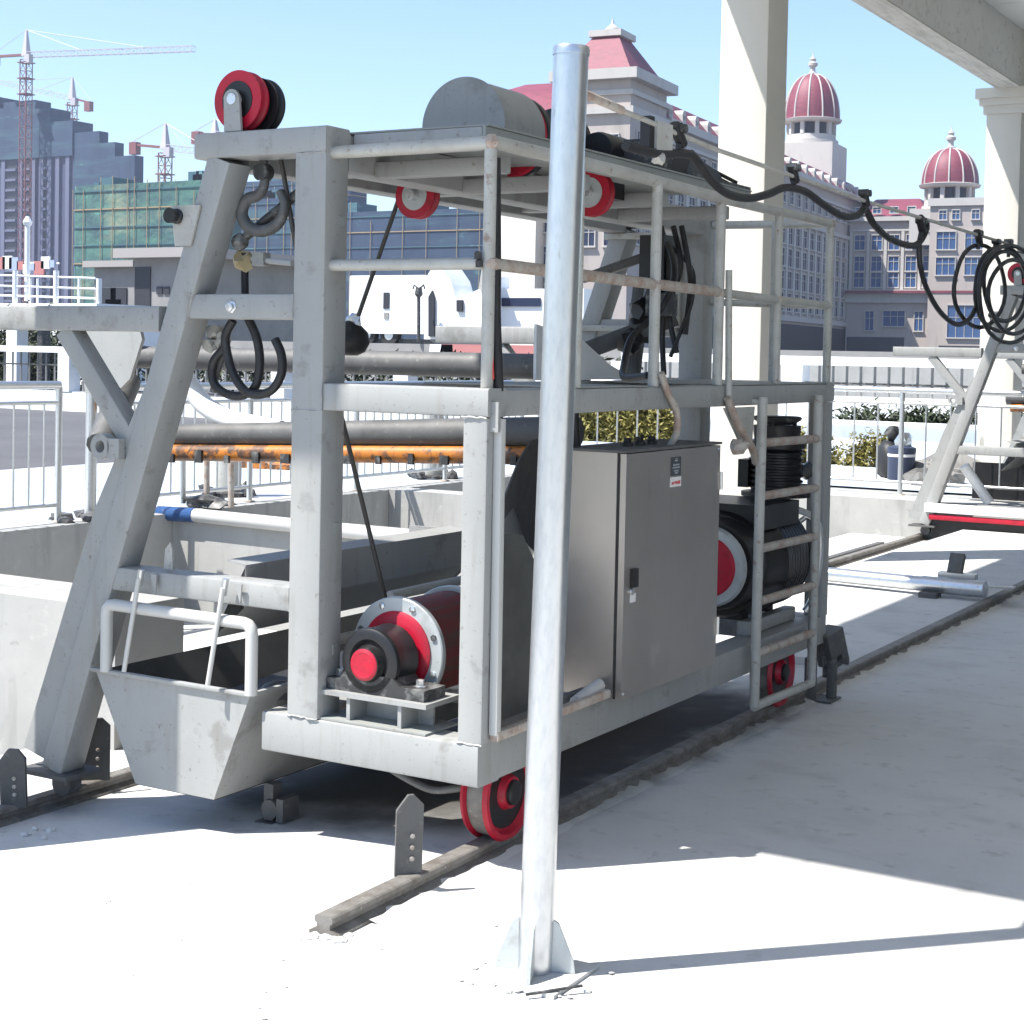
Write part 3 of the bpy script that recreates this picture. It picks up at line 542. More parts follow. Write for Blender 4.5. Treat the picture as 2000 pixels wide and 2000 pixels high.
cart2 = copy_tree(cart); cart2.location = (0, 11.0, 0); cart2['label'] = 'white sunlit leaning-leg rail cart cut by the frame, before the far column'
for ch in list(cart2.children_recursive):
    if ch.name.split('.')[0] in ('rake_cheek', 'rake_shaft', 'boom_arm', 'boom', 'warning_beam', 'upper_boom', 'lug'): bpy.data.objects.remove(ch)
tube('boom', [(-1.55, 13, 1.235), (-.1, 13, 1.29)], .066, 'dark_steel', cart2, n=16); tube('warning_beam', [(-1.5, 12.97, 1.135), (-.1, 12.97, 1.19)], .042, 'orange_paint', cart2, n=12); tube('upper_boom', [(-1.4, 13, 1.545), (-.4, 13, 1.545)], .056, 'dark_steel', cart2, n=16)
t = thing('dark_trough', 'dark trough with a red rim low under the far rail cart', 'trough', (-1.3, 11.0, -.1))
MB().beam((-1.80, 10.99, .222), (-.5, 10.99, .222), .06, .085).build('front_beam', 'white_paint', t); MB().beam((-1.76, 11.0, .135), (-.5, 11.0, .135), .05, .05).build('rim', 'red_paint', t)
MB().box((-1.74, 11.03, -.09), (-.5, 11.07, .11)).build('front_plate', 'black_paint', t); MB().box((-1.6, 11.9, -.09), (-.5, 11.94, .62)).build('back_plate', 'black_paint', t)  # black back plate stands in for the shaded interior under the far cart
tube('brace', [(-1.50, 11.2, .62), (-1.28, 11.3, .28)], .05, 'white_paint', t)

# ------------------------------------------------------------------ trough below the leaning leg
tr = thing('steel_trough', 'open grey sheet steel trough with white pipe hoop, between the leg and the cart base', 'trough', (-1.23, 0, .07))
def plate4(name, a, b, c, d, th, mat, par):
    a, b, c, d = map(Vector, (a, b, c, d)); n = (b-a).cross(d-a).normalized()*th
    return MB().loft([[a, b, c, d], [a+n, b+n, c+n, d+n]]).build(name, mat, par)
y1 = 2.75
plate4('end_plate', (-1.388, -.012, .076), (-1.032, -.012, .076), (-.882, -.012, .448), (-1.583, -.012, .452), -.006, G_, tr)
plate4('side_plate', (-1.032, -.006, .076), (-1.032, y1, .076), (-.882, y1, .448), (-.882, -.006, .448), -.005, G_, tr)
plate4('side_plate', (-1.388, -.006, .076), (-1.388, y1, .076), (-1.583, y1, .448), (-1.583, -.006, .448), .005, 'painted_shade', tr)
plate4('bottom_plate', (-1.388, -.006, .072), (-1.032, -.006, .072), (-1.032, y1, .072), (-1.388, y1, .072), .004, 'painted_shade', tr)
beam('lip', (-1.595, -.016, .455), (-.872, -.016, .452), .022, .014, G_, tr, r=.003)
beam('lip', (-.878, -.003, .452), (-.878, y1, .452), .02, .014, G_, tr, r=.003)
beam('belt_cover', (-1.25, .3, .30), (-1.25, 2.6, .42), .3, .03, 'rubber', tr)
for p in ((-.99, .18, .36), (-.95, .22, .40)): MB().blob(p, .07, 2, .1, (1, 1.2, .8)).build('debris', 'dark_steel', tr)
hp = [(-1.527, -.018, .455), (-1.527, -.018, .655), (-1.524, -.018, .677), (-1.512, -.018, .69), (-1.495, -.018, .693), (-.905, -.018, .688), (-.888, -.018, .684), (-.876, -.018, .672), (-.873, -.018, .652), (-.873, -.018, .452)]
tube('pipe_hoop', hp, .021, 'white_plastic', tr, n=14)
DX, DY = -.07, .12
MB().box((-.935+DX, .10+DY, -.042), (-.895+DX, .15+DY, .085)).build('roller_stand', 'dark_steel', tr)
MB().lathe((-.90+DX, .085+DY, .0), (0, 1, 0), [(0, .012), (0, .034), (.012, .036), (.012, .02), (.06, .02), (.06, .036), (.072, .034), (.072, .012)], 18).build('roller', 'dark_steel', tr, 40)
MB().box((-.865+DX, .08+DY, -.035), (-.835+DX, .17+DY, .045)).build('roller_bracket', 'dark_steel', tr); MB().box((-.95+DX, .07+DY, -.055), (-.81+DX, .19+DY, -.043)).build('stand_foot', 'dark_steel', tr)
beam('stand_leg', (-1.3, 1.2, -.06), (-1.3, 1.2, .07), .06, .06, 'dark_steel', tr)
beam('stand_leg', (-1.05, 2.3, -.03), (-1.05, 2.3, .07), .06, .06, 'dark_steel', tr)
# rods hung from the lower cross bar
for xt, xb, lab in ((-1.362, -1.402, 'thin white rod hung on the low cross bar, left of the two'), (-.985, -1.024, 'thin white rod hung on the low cross bar, right of the two')):
    t = thing('hanging_rod', lab, 'rod', (xt, -.04, .8), 'rods hung on the low cross bar')
    tube('rod', [(xt, -.035, .80), (xb, -.06, .475)], .0085, 'white_plastic', t)
    MB().beam((xt+.006, -.028, .83), (xt-.004, -.028, .775), .02, .02).build('clip', 'silver', t)
    MB().prism([(xt+.03, -.012, .815), (xt+.06, -.012, .815), (xt+.055, -.012, .75)], (0, .006, 0)).build('tab', G_, t)

# ------------------------------------------------------------------ hook, ropes, cables on the cart
hk = thing('lifting_hook', 'dark forged crane hook hanging under the head beam beside the rope', 'hook', (-.97, .12, 2.23))
hp = spline([(-.965, .12, 2.235), (-.96, .12, 2.16), (-.985, .12, 2.12), (-1.035, .12, 2.105), (-1.058, .12, 2.06), (-1.03, .12, 2.015), (-.97, .12, 1.997), (-.90, .12, 2.02), (-.872, .12, 2.08), (-.895, .12, 2.13)], 5)
MB().tube(hp, [.014+.008*math.sin(math.pi*i/(len(hp)-1)) for i in range(len(hp))], 10).build('hook_body', 'dark_steel', hk, 60)
MB().lathe((-.965, .10, 2.195), (0, 1, 0), [(0, .012), (0, .03), (.04, .03), (.04, .012)], 16).build('swivel', 'worn_black', hk)
tube('lever', [(-1.075, .15, 1.975), (-.83, .15, 2.13)], .017, 'worn_black', hk); MB().blob((-1.08, .14, 1.965), .03, 2, .15).build('lever_end', 'worn_black', hk)
tube('winch_rope', [(-.925, .13, 2.33), (-.89, .13, 2.2), (-.835, .14, 1.93), (-.72, .22, 1.45), (-.60, .38, .70)], .0085, 'rope_steel', None, label='dark wire rope running from the head beam down to the lower winch', category='rope')
tube('sheave_rope', [(-.935, .9, 2.21), (-1.145, .9, 1.69)], .009, 'rope_steel', None, label='wire rope slanting from the hanging red sheave to the black bag', category='rope')
bag = thing('wrapped_load', 'black wrapped bundle hanging on the slanting wire rope', 'bundle', (-1.15, .9, 1.58))
m = MB(); m.lathe((-1.165, .9, 1.58), (0, 0, 1), [(0, .03), (.015, .06), (.05, .078), (.09, .07), (.12, .04), (.14, .02)], 18); m.build('wrapping', 'rubber', bag, 60)
MB().blob((-1.15, .9, 1.715), .03, 2, .3).build('knot', 'silver', bag)
cg = thing('valve_cluster', 'small brass and white valve fitting hanging behind the leg beside the hook', 'valve', (-1.1, .2, 1.9))
MB().blob((-1.11, .2, 1.9), .035, 2, .35).build('valve_body', 'skin_brass', cg); tube('valve_stem', [(-1.09, .2, 1.91), (-.90, .2, 1.893)], .011, 'white_plastic', cg)
MB().box((-1.06, .18, 1.885), (-1.01, .22, 1.93)).build('valve_cap', 'tube_paint', cg); tube('supply_hose', [(-1.11, .2, 1.93), (-1.105, .2, 1.785)], .014, 'rubber', cg)
lp = thing('hose_loops', 'black hose loops hanging under the upper cross bar', 'hose', (-1.0, .12, 1.6))
A_ = lambda vx, vy, y=.09: P(vx, vy, y=y)
tube('hose', spline([A_(440, 605), A_(425, 640), A_(440, 705), A_(470, 742), A_(510, 738), A_(531, 705), A_(531, 670), A_(519, 640)]), .0155, 'rubber', lp, n=8)
tube('hose', spline([A_(468, 600, .12), A_(485, 640, .12), A_(490, 690, .12), A_(478, 735, .12), A_(440, 747, .12), A_(405, 725, .12), A_(402, 685, .12), A_(425, 655, .12)]), .0155, 'rubber', lp, n=8)
tube('hose', spline([A_(425, 660, .15), A_(410, 700, .15), A_(402, 740, .15)]), .012, 'dark_steel', lp, n=8)
m = MB(); 
for q in ((405, 625), (420, 640), (398, 650)): m.blob(A_(*q, .16), .03, 2, .3)
m.build('hose_clamp', 'tube_paint', lp)
cable = lambda name, pts, r, lab, mat='rubber': tube(name, spline(pts), r, mat, None, 8, label=lab, category='cable')
cable('conduit_cable', [(-.04, .1, 2.20), (-.035, .1, 2.0), (-.025, .09, 1.86), (-.022, .09, 1.7), (-.005, .085, 1.50), (-.012, .095, 1.40), (-.012, .095, .6), (-.02, .09, .42)], .019, 'thick black cable strapped down the front right handrail post')
cable('earth_wire', [(-.012, .06, 1.66), (-.006, .05, 1.58), (-.002, .05, 1.52)], .005, 'short thin red wire beside the thick black cable', 'ink_red')
cable('drop_cable', [(-.5, 2.35, 2.1), (-.4, 2.2, 2.0), (-.36, 2.1, 1.9), (-.38, 2.0, 1.78), (-.42, 1.85, 1.68), (-.38, 1.7, 1.56), (-.25, 1.45, 1.515), (-.03, 1.2, 1.53)], .015, 'black cable drooping behind the handrail to the deck edge')
cable('pivot_cable', [(-.55, 2.4, 2.12), (-.42, 2.42, 2.0), (-.40, 2.4, 1.86), (-.45, 2.4, 1.72), (-.5, 2.4, 1.6)], .01, 'thin black cable curving beside the rake linkage')
cable('flex_conduit', [(.02, 1.2, 1.54), (.03, 1.25, 1.46), (.035, 1.31, 1.40), (.03, 1.33, 1.32), (.0, 1.335, 1.265)], .0135, 'frayed brown flexible conduit dropping to the cabinet top', 'rusty_tube')
cable('cabinet_cable', [(-.2, .95, 1.44), (-.2, .95, 1.36), (-.19, .95, 1.27)], .018, 'short black cable standing on the cabinet top behind the pole')
t = thing('scrap_pipe', 'short end of pale pipe lying on the base beam beside the pole', 'pipe', (.0, .5, .42)); tube('pipe', [(.005, .62, .425), (.0, .80, .455)], .024, 'white_plastic', t)
tag(tube('shaded_pipe_end', [P(300, 968, y=5.47), P(368, 972, y=5.47)], .06, 'blue_glass', None), 'shadowed end of the long pipe on the channel wall, its shade painted blue', 'pipe')  # blue colour stands in for shadow on this end of the white pipe
tag(tube('wall_pipe', [P(368, 972, y=5.47), P(850, 1022, y=5.47)], .055, 'white_plastic', None), 'long white pipe lying along the channel wall top', 'pipe')

# ------------------------------------------------------------------ pole in front
pl = thing('steel_pole', 'galvanised standing pole with finned base on the sunlit floor, in front of the cart', 'pole', (.54, -.56, 0), 'galvanised poles')
pb, pt = Vector((.538, -.575, .012)), Vector((.588, -.575, 2.365))
MB().tube([pb, pt], .0445, 40).build('shaft', 'galvanised', pl, 50)
ax = (pt-pb).normalized()
MB().lathe(pt-ax*.012, ax, [(0, .0447), (0, .0468), (.016, .0468), (.022, .044), (.022, .03), (.018, .0)], 40).build('cap', 'galvanised', pl, 50)
for k in range(4):
    an = R(20+90*k); dv = Vector((math.cos(an), math.sin(an), 0)); nv = Vector((-dv.y, dv.x, 0))*.005
    q = [pb+dv*.043+Vector((0, 0, 0)), pb+dv*.105, pb+dv*.10+Vector((0, 0, .03)), pb+dv*.06+Vector((0, 0, .125)), pb+dv*.044+Vector((0, 0, .135))]
    MB().loft([[p-nv for p in q], [p+nv for p in q]]).build('fin', 'flange_metal', pl)
MB().box((.415, -.695, .001), (.66, -.455, .011)).build('base_plate', 'concrete_floor', pl)
m = MB()
for _ in range(34):
    an = random.uniform(0, 6.28); rr = random.uniform(.08, .2); m.blob((.54+rr*math.cos(an), -.575+rr*math.sin(an), .004), random.uniform(.003, .010), 1, .4, (1.3, 1.3, .6))
o = m.build('mortar_crumbs', 'concrete_floor'); o['kind'] = 'stuff'; tag(o, 'crumbs of mortar scattered on the floor around the pole base', 'crumbs')
m = MB()
for _ in range(26):
    x, y = random.uniform(-1.0, .5), random.uniform(-1.3, -.1)
    m.blob((x, y, gz(x)+.002), random.uniform(.002, .007), 0, .3, (1.4, 1.4, .6))
for _ in range(9):
    x, y = random.uniform(-1.75, -1.55), random.uniform(-.3, -.15); m.blob((x, y, gz(x)+.003), random.uniform(.004, .016), 1, .3)
o = m.build('grit', 'concrete_floor'); o['kind'] = 'stuff'; tag(o, 'fine grit and pebbles strewn over the sunlit floor', 'grit')
t = thing('splinter', 'thin dark splinter lying beside the pole base', 'splinter', (.67, -.62, .01)); MB().beam((.60, -.73, .012), (.70, -.62, .02), .008, .006).build('shard', 'worn_black', t)

# lying pole behind the cart
lpz = thing('lying_pole', 'white galvanised pole lying across the slab behind the cart, its finned foot in shade', 'pole', (-.6, 6.55, .1))
tube('shaft', [(-2.3, 6.75, .10), (-.52, 6.55, .11)], .05, 'galvanised', lpz, n=20)
tube('sleeve', [(-.53, 6.552, .11), (-.10, 6.50, .115)], .055, 'galvanised', lpz, n=20)
MB().prism([(-.14, 6.45, .13), (.05, 6.60, .12), (.02, 6.82, .10), (-.15, 6.7, .13)], (0, 0, .012)).build('foot_plate', 'galvanised', lpz)
MB().beam((-.35, 6.62, .1), (-.35, 6.75, .30), .1, .05).build('lug', 'dark_steel', lpz); MB().box((-.45, 6.62, .15), (-.2, 6.7, .19)).build('fin', 'galvanised', lpz)
MB().box((-.52, 6.42, .03), (-.4, 6.54, .07)).build('cradle', 'dark_steel', lpz)

# ------------------------------------------------------------------ wire and festoon cable
WX = .57
wire = tube('messenger_wire', [(WX, -.54, 2.275), (WX, .39, 2.232), (WX, 1.86, 2.205), (WX, 4.15, 2.196), (WX, 5.2, 2.2)], .0075, 'tube_paint', None, n=8, label='pale wire rod stretched from the pole top along the right of the cart', category='wire')
t = thing('wire_clamp', 'black and cream clamp block on the wire above the deck', 'clamp', (WX, 0, 2.24)); MB().box((WX-.03, -.075, 2.165), (WX+.0, -.045, 2.272)).build('clamp_bar', 'rubber', t); MB().box((WX-.012, -.043, 2.175), (WX+.008, .06, 2.262)).build('clamp_plate', 'tube_paint', t)
MB().blob((WX, -.02, 2.16), .02, 2, .3).build('clamp_nut', 'tube_paint', t)
tube('end_sleeve', [(WX, -.535, 2.277), (WX, -.25, 2.262)], .0115, 'rusty_tube', wire)
for q, lab in (((1280, 252), 'black cable trolley on the wire nearest the pole'), ((1497, 325), 'black cable trolley before the tall column'), ((1632, 372), 'black cable trolley where the cable dips, right of the tall column'), ((1738, 424), 'black cable trolley turned down, left of the coils'), ((1846, 446), 'first of the three trolleys above the cable coils'), ((1880, 462), 'middle trolley of the three above the cable coils'), ((1903, 462), 'last of the three trolleys above the cable coils')):
    c = P(*q, x=WX); t = thing('cable_trolley', lab, 'cable trolley', c, 'festoon cable trolleys')
    tilt = random.uniform(-.25, .25)
    MB().beam(c+Vector((0, -.02+tilt*.05, .022)), c+Vector((0, .02-tilt*.05, -.03)), .028, .03, up=(1, 0, 0)).build('trolley_body', 'rubber', t)
    for dy in (-.016, .016): MB().lathe(c+Vector((-.018, dy, .016)), (1, 0, 0), [(0, .013), (.036, .013)], 14).build('trolley_wheel', 'worn_black', t)
    tube('cable_clip', [c+Vector((0, .005, -.03)), c+Vector((0, .0, -.06))], .009, 'rubber', t)
W_ = lambda *pts: spline([P(a, b, x=WX) for a, b in pts], 7)
ft = thing('festoon_cable', 'thick black cable swagging under the wire and coiled at its far end', 'cable', P(1500, 380, x=WX))
tube('cable', W_((1180, 275), (1240, 290), (1290, 290), (1310, 298), (1340, 338), (1372, 365), (1412, 374), (1450, 366), (1482, 354), (1520, 362), (1555, 387), (1590, 408), (1618, 406), (1632, 394), (1648, 422), (1675, 448), (1705, 461), (1728, 462), (1742, 446), (1748, 425), (1737, 410)), .0135, 'rubber', ft, n=10)
tube('cable', W_((1738, 440), (1734, 465), (1737, 505), (1750, 548), (1775, 590), (1805, 612), (1830, 600), (1848, 565)), .0115, 'rubber', ft, n=10)
for k, (cx, cy, rx, ry, dx) in enumerate(((1848, 540, 48, 78, 0), (1890, 545, 52, 80, .03), (1905, 555, 60, 92, .06), (1896, 540, 40, 66, .045), (1912, 560, 46, 70, .08))):
    pts = [P(cx+rx*math.cos(a)*(1+.05*math.sin(3*a+k)), cy+ry*math.sin(a), x=WX-.02+dx) for a in [2*math.pi*i/28 for i in range(29)]]
    tube('coil', pts, .0105, 'rubber', ft, n=8)
tube('tail_wire', W_((1903, 470), (1940, 480), (1990, 486)), .003, 'rubber', ft, n=6)

# ------------------------------------------------------------------ channel walls
def wall(a, b, label, mat='concrete_wall', cap=True):
    t = thing('concrete_wall', label, 'wall', ((a[0]+b[0])/2, (a[1]+b[1])/2, a[2]), 'concrete channel walls')
    MB().beam(((a[0]+b[0])/2, a[1], (a[2]+b[2])/2), ((a[0]+b[0])/2, b[1], (a[2]+b[2])/2), b[0]-a[0], b[2]-a[2], r=.012).build('wall_body', mat, t)
    return t
wall((-6.0, .80, -.6), (-2.28, 1.22, .50), 'bright low concrete wall at the left edge, behind the leaning leg')
wall((-6.55, -8, -.7), (-6.25, 11.18, .28), 'long shaded concrete wall carrying the left railing')
wall((-6.245, 5.5, -.7), (-2.55, 5.8, .28), 'sunlit concrete channel wall with a white pipe along its top')
wall((-6.245, 8.5, -.7), (-2.55, 8.8, .28), 'concrete channel wall streaked by slanting railing shadows')
wall((-6.55, 11.2, -.7), (14, 12.18, .26), 'sunlit low concrete wall behind the far rail, under the right railing')
# ------------------------------------------------------------------ railings
def railing(x0, y0, x1, y1, z, h, label, step=1.15, sub=9):
    t = thing('railing', label, 'railing', (x0, y0, z), 'stainless railings')
    a, b = Vector((x0, y0, z)), Vector((x1, y1, z)); L_ = (b-a).length; n = max(1, round(L_/step)); up = Vector((0, 0, 1))
    tube('top_rail', [a+up*h, b+up*h], .032, 'silver', t, n=10)
    tube('mid_rail', [a+up*(h-.13), b+up*(h-.13)], .016, 'silver', t, n=8); tube('bottom_rail', [a+up*.13, b+up*.13], .016, 'silver', t, n=8)
    base_mesh = None
    for i in range(n+1):
        p = a.lerp(b, i/n)
        MB().tube([p, p+up*(h-.01)], .026, 8).build('railing_post', 'silver', t, 50); MB().lathe(p, (0, 0, 1), [(0, .05), (.008, .05), (.012, .03)], 12).build('base_flange', 'rusty_tube', t)
        if i == n: break
        for k in range(1, sub):
            q = a.lerp(b, (i+k/sub)/n)
            if base_mesh is None:
                o = MB().tube([(0, 0, .13), (0, 0, h-.13)], .0085, 6).build('baluster', 'silver', t, 50); base_mesh = o.data; o.location = q
            else:
                o = bpy.data.objects.new('baluster', base_mesh); COL.objects.link(o); o.parent = t; o.location = q; o.matrix_parent_inverse = parent_world(t).inverted()
    return t
railing(-6.42, -.3, -6.42, 4.45, .28, 1.02, 'stainless railing at the left edge beyond the bright wall', 1.55, 11)
railing(-6.42, 5.1, -6.42, 11.3, .28, 1.0, 'stainless railing seen through the cart frame behind the channels', 1.55, 11)
railing(-6.2, 11.75, 3.6, 11.75, .26, 1.05, 'stainless railing on the far low wall right of the ladder', 1.9, 8)
t = thing('gate_post', 'thick stainless gate post with orange latch beside the left railing', 'post', (-6.42, 4.78, .28)); tube('post', [(-6.42, 4.78, .28), (-6.42, 4.78, 1.28)], .045, 'silver', t, n=12); MB().box((-6.36, 4.8, 1.1), (-6.30, 4.88, 1.24)).build('latch', 'orange_paint', t)
m = MB()
for _ in range(16): m.blob((-6.42+random.uniform(-.15, .2), 4.8+random.uniform(-.4, .5), .30), random.uniform(.03, .08), 1, .35, (1, 1, .6))
o = m.build('rubble', 'dark_steel'); o['kind'] = 'stuff'; tag(o, 'dark rubble heaped round the gate post', 'rubble')
# mechanical stands on the far channel
for (vx, vy, y, lab) in ((430, 930, 7.0, 'steel pedestal bolted to the channel wall, left of the main post'), (815, 893, 10.0, 'steel pedestal bolted to the channel wall, right of the main post')):
    c = P(vx, vy, y=y); t = thing('pedestal', lab, 'pedestal', c, 'gate pedestals'); c.z = .28
    tube('column', [c, c+Vector((0, 0, .75))], .12, 'tube_paint', t, n=16); MB().lathe(c, (0, 0, 1), [(0, .22), (.03, .22), (.04, .15)], 16).build('base', 'worn_black', t)
    for k in range(4): MB().blob(c+Vector((.25*math.cos(k*1.6), .25*math.sin(k*1.6), .04)), .06, 1, .3).build('anchor', 'worn_black', t)
t = thing('gate_lift', 'pair of rusty valve spindles on the channel wall behind the leg', 'valve spindle', (-6.1, 5.9, .28))
for dx in (0, .25, .5): tube('spindle', [P(345, 950, y=5.65)+Vector((dx, 0, 0)), P(345, 865, y=5.65)+Vector((dx, 0, 0))], .025, 'rusty_tube' if dx else 'silver', t)
MB().blob(P(352, 945, y=5.65)+Vector((.2, 0, 0)), .12, 2, .3, (2, 1, .5)).build('spindle_base', 'worn_black', t)
t = thing('orange_buoy', 'orange and rust coloured cover lying on the pavement beyond the channels', 'cover', P(490, 870, z=.3)); MB().blob(P(490, 872, z=.33), .28, 2, .12, (2, 1, .5)).build('cover_body', 'orange_paint', t)

# ------------------------------------------------------------------ canopy: columns, beams, roof
BZ, BT = 4.85, 5.5
def column(x0, x1, y0, y1, label):
    t = thing('column', label, 'column', ((x0+x1)/2, (y0+y1)/2, 0), 'canopy columns')
    MB().beam(((x0+x1)/2, (y0+y1)/2, -.1), ((x0+x1)/2, (y0+y1)/2, BZ-.30), x1-x0, y1-y0, r=.012).build('shaft', 'column_render', t)
    m = MB()
    for z0, z1, e in ((BZ-.30, BZ-.2, .03), (BZ-.2, BZ-.12, .07), (BZ-.12, BZ-.002, .11)): m.box((x0-e, y0-e, z0+.001), (x1+e, y1+e, z1))
    m.build('capital', 'column_render', t)
column(-2.44, -2.05, 7.35, 7.76, 'cream canopy column behind the ladder, crossed by a diagonal shadow')
column(-2.44, -2.03, 15.3, 15.75, 'cream canopy column with a capital at the right edge, behind the coils')
column(-2.44, -2.05, -.94, -.54, 'cream canopy column just outside the left edge, shading the leaning leg')
cn = thing('canopy', 'concrete canopy roof with deep edge beam over the floor at the upper right', 'canopy', (3, 8, BZ))
MB().box((-2.31, -1.60, BZ), (-2.03, 24, BT-.003)).build('edge_beam', 'beam_concrete', cn)
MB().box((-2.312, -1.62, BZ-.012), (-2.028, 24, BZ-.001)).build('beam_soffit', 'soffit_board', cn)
for y in (7.4, 15.38): MB().box((-2.027, y, BZ+.004), (9, y+.3, BT-.004)).build('cross_beam', 'beam_concrete', cn)
MB().box((-2.89, -1.765, BT), (9.5, 24, BT+.18)).build('roof_slab', 'beam_concrete', cn)


# unseen hall added along the right side to keep low light off the cart
ph = thing('added_hall', 'unseen long cream hall with three dark roller doors, added at the right to block low light', 'hall', (8, 10, 0))
MB().box((8.2, -1.2, 0), (8.5, 24, BZ)).build('wall', 'column_render', ph)
for y in (1.6, 9.8, 18.0):
    MB().box((8.12, y, .02), (8.19, y+3.4, 3.5)).build('added_hall_door', 'dark_steel', ph); MB().box((8.1, y-.12, 3.505), (8.18, y+3.52, 3.7)).build('added_hall_door_head', 'grey_wall', ph)
# ------------------------------------------------------------------ background: palace hotel
def local(o):
    M = parent_world(o).inverted(); return lambda v: M @ v
def windows(parent, spots, w, h, depth_axis, glass='window_glass', frame='palace_trim', bars=1):
    """spots: centre points on the wall; depth_axis 'x' for a wall facing +x, 'y' for one facing -y"""
    fm = gm = None; PW = parent_world(parent)
    for (x, y, z) in spots:
        if fm is None:
            a, b = MB(), MB()
            def bx(m, u0, u1, z0, z1, d0, d1):
                if depth_axis == 'x': m.box((d0, u0, z0), (d1, u1, z1))
                else: m.box((u0, -d1, z0), (u1, -d0, z1))
            bx(a, -w/2-.12, -w/2, -h/2, h/2, .02, .22); bx(a, w/2, w/2+.12, -h/2, h/2, .02, .22); bx(a, -w/2-.12, w/2+.12, h/2, h/2+.15, .02, .25); bx(a, -w/2-.2, w/2+.2, -h/2-.2, -h/2, .02, .35)
            for k in range(bars): u = -w/2+w*(k+1)/(bars+1); bx(a, u-.04, u+.04, -h/2, h/2, .06, .14)
            bx(a, -w/2, w/2, .12*h, .12*h+.08, .06, .13)
            bx(b, -w/2, w/2, -h/2, h/2, .015, .05)
            f = a.build('window', frame, None, 0); g = b.build('pane', glass, None, 0); fm, gm = f.data, g.data
        else:
            f = bpy.data.objects.new('window', fm); COL.objects.link(f); g = bpy.data.objects.new('pane', gm); COL.objects.link(g)
        f.parent = parent; f.location = (x, y, z); g.parent = f
pal = thing('palace_hotel', 'grand pale hotel with red mansard tower and two ribbed red domes', 'hotel', (-76, 161.7, 0)); pal.rotation_euler.z = R(5.33)
def pbox(name, a, b, mat): return put(MB().box(a, b), name, mat)
def put(m, name, mat, smooth=30):
    o = m.build(name, mat, None, smooth); o.parent = pal; return o
pbox('wall', (-22, 0, 0), (0, 100, 28), 'palace_wall')
pbox('wall', (-15, -10, 0), (-8.6, -.01, 28), 'palace_wall')
pbox('wall', (-8.59, -11.2, 0), (.35, -.01, 31.6), 'palace_wall')
for z0, z1, e in ((27.4, 28.1, .5), (29.4, 29.9, .35), (31.0, 32.1, 1.0)):
    pbox('cornice', (-8.59-e*.2, -11.2-e, z0), (.35+e, e, z1), 'palace_trim')
for z0, z1, e in ((21.0, 21.6, .5), (25.8, 26.2, .4), (27.6, 28.5, .9), (7.0, 7.8, .5)):
    pbox('cornice', (.003, .3, z0), (e, 100, z1), 'palace_trim')
for z in (24.6, 20.0): pbox('cornice', (-15.3, -10.4, z), (-8.8, -10.002, z+.5), 'palace_trim')
m = MB(); m.loft([[(-8.4, -11, 32.1), (.2, -11, 32.1), (.2, -.3, 32.1), (-8.4, -.3, 32.1)], [(-5.6, -7.6, 36.4), (-2.6, -7.6, 36.4), (-2.6, -3.8, 36.4), (-5.6, -3.8, 36.4)]]); put(m, 'mansard_roof', 'palace_roof')
pbox('roof_crest', (-6.0, -8.0, 36.41), (-2.2, -3.4, 37.1), 'palace_trim'); put(MB().lathe((-4.1, -5.7, 37.1), (0, 0, 1), [(0, .9), (.5, .8), (1.0, .2), (1.6, .05)], 12), 'finial', 'palace_trim')
m = MB(); m.loft([[(-22, -9.9, 28.01), (-8.7, -9.9, 28.01), (-8.7, 6, 28.01), (-22, 6, 28.01)], [(-20.5, -7, 30.4), (-8.7, -7, 30.4), (-8.7, 3, 30.4), (-20.5, 3, 30.4)], [(-16, -2.5, 32.6), (-8.7, -2.5, 32.6), (-8.7, -1, 32.6), (-16, -1, 32.6)]]); put(m, 'mansard_roof', 'palace_roof')
m = MB(); m.loft([[(-.9, .2, 28.51), (.3, .2, 28.51), (.3, 99, 28.51), (-.9, 99, 28.51)], [(-6, .2, 31.2), (-2.0, .2, 31.2), (-2.0, 99, 31.2), (-6, 99, 31.2)]]); put(m, 'long_roof', 'palace_roof')
nd = 21
for i in range(nd):
    y = 2.6+i*4.6; m = MB(); m.box((-1.6, y-.62, 28.9), (-.02, y+.62, 29.7)); m.lathe((-1.6, y, 29.7), (1, 0, 0), [(0, .62), (1.58, .62)], 14); put(m, 'dormer', 'palace_trim')
sp = []
for i in range(25):
    y = 2.2+i*3.95
    for z in (26.9-2.35, 19.2, 16.0, 12.8, 9.7): sp.append((0, y, z))
windows(pal, [p for p in sp if p[2] < 24], 2.15, 2.45, 'x'); windows(pal, [p for p in sp if p[2] > 24], 1.9, 1.8, 'x')
for i in range(25): pbox('pilaster', (.002, 3.75+i*3.95, 7.9), (.3, 4.6+i*3.95, 20.95), 'palace_trim')
pbox('shop_front', (.004, .5, .3), (.06, 99, 6.6), 'dark_opening')
windows(pal, [(.35, y, z) for y in (-8.6, -5.6, -2.6) for z in (24.4, 19.4, 15.0)], 1.5, 2.6, 'x')
windows(pal, [(x, -11.2, z) for x in (-6.6, -4.1, -1.6) for z in (24.0, 19.0, 14.5)], 1.4, 2.3, 'y')
windows(pal, [(x, -10, z) for x in (-9.9,) for z in (16.0, 12.4, 9.0, 5.8)], 1.3, 2.0, 'y')
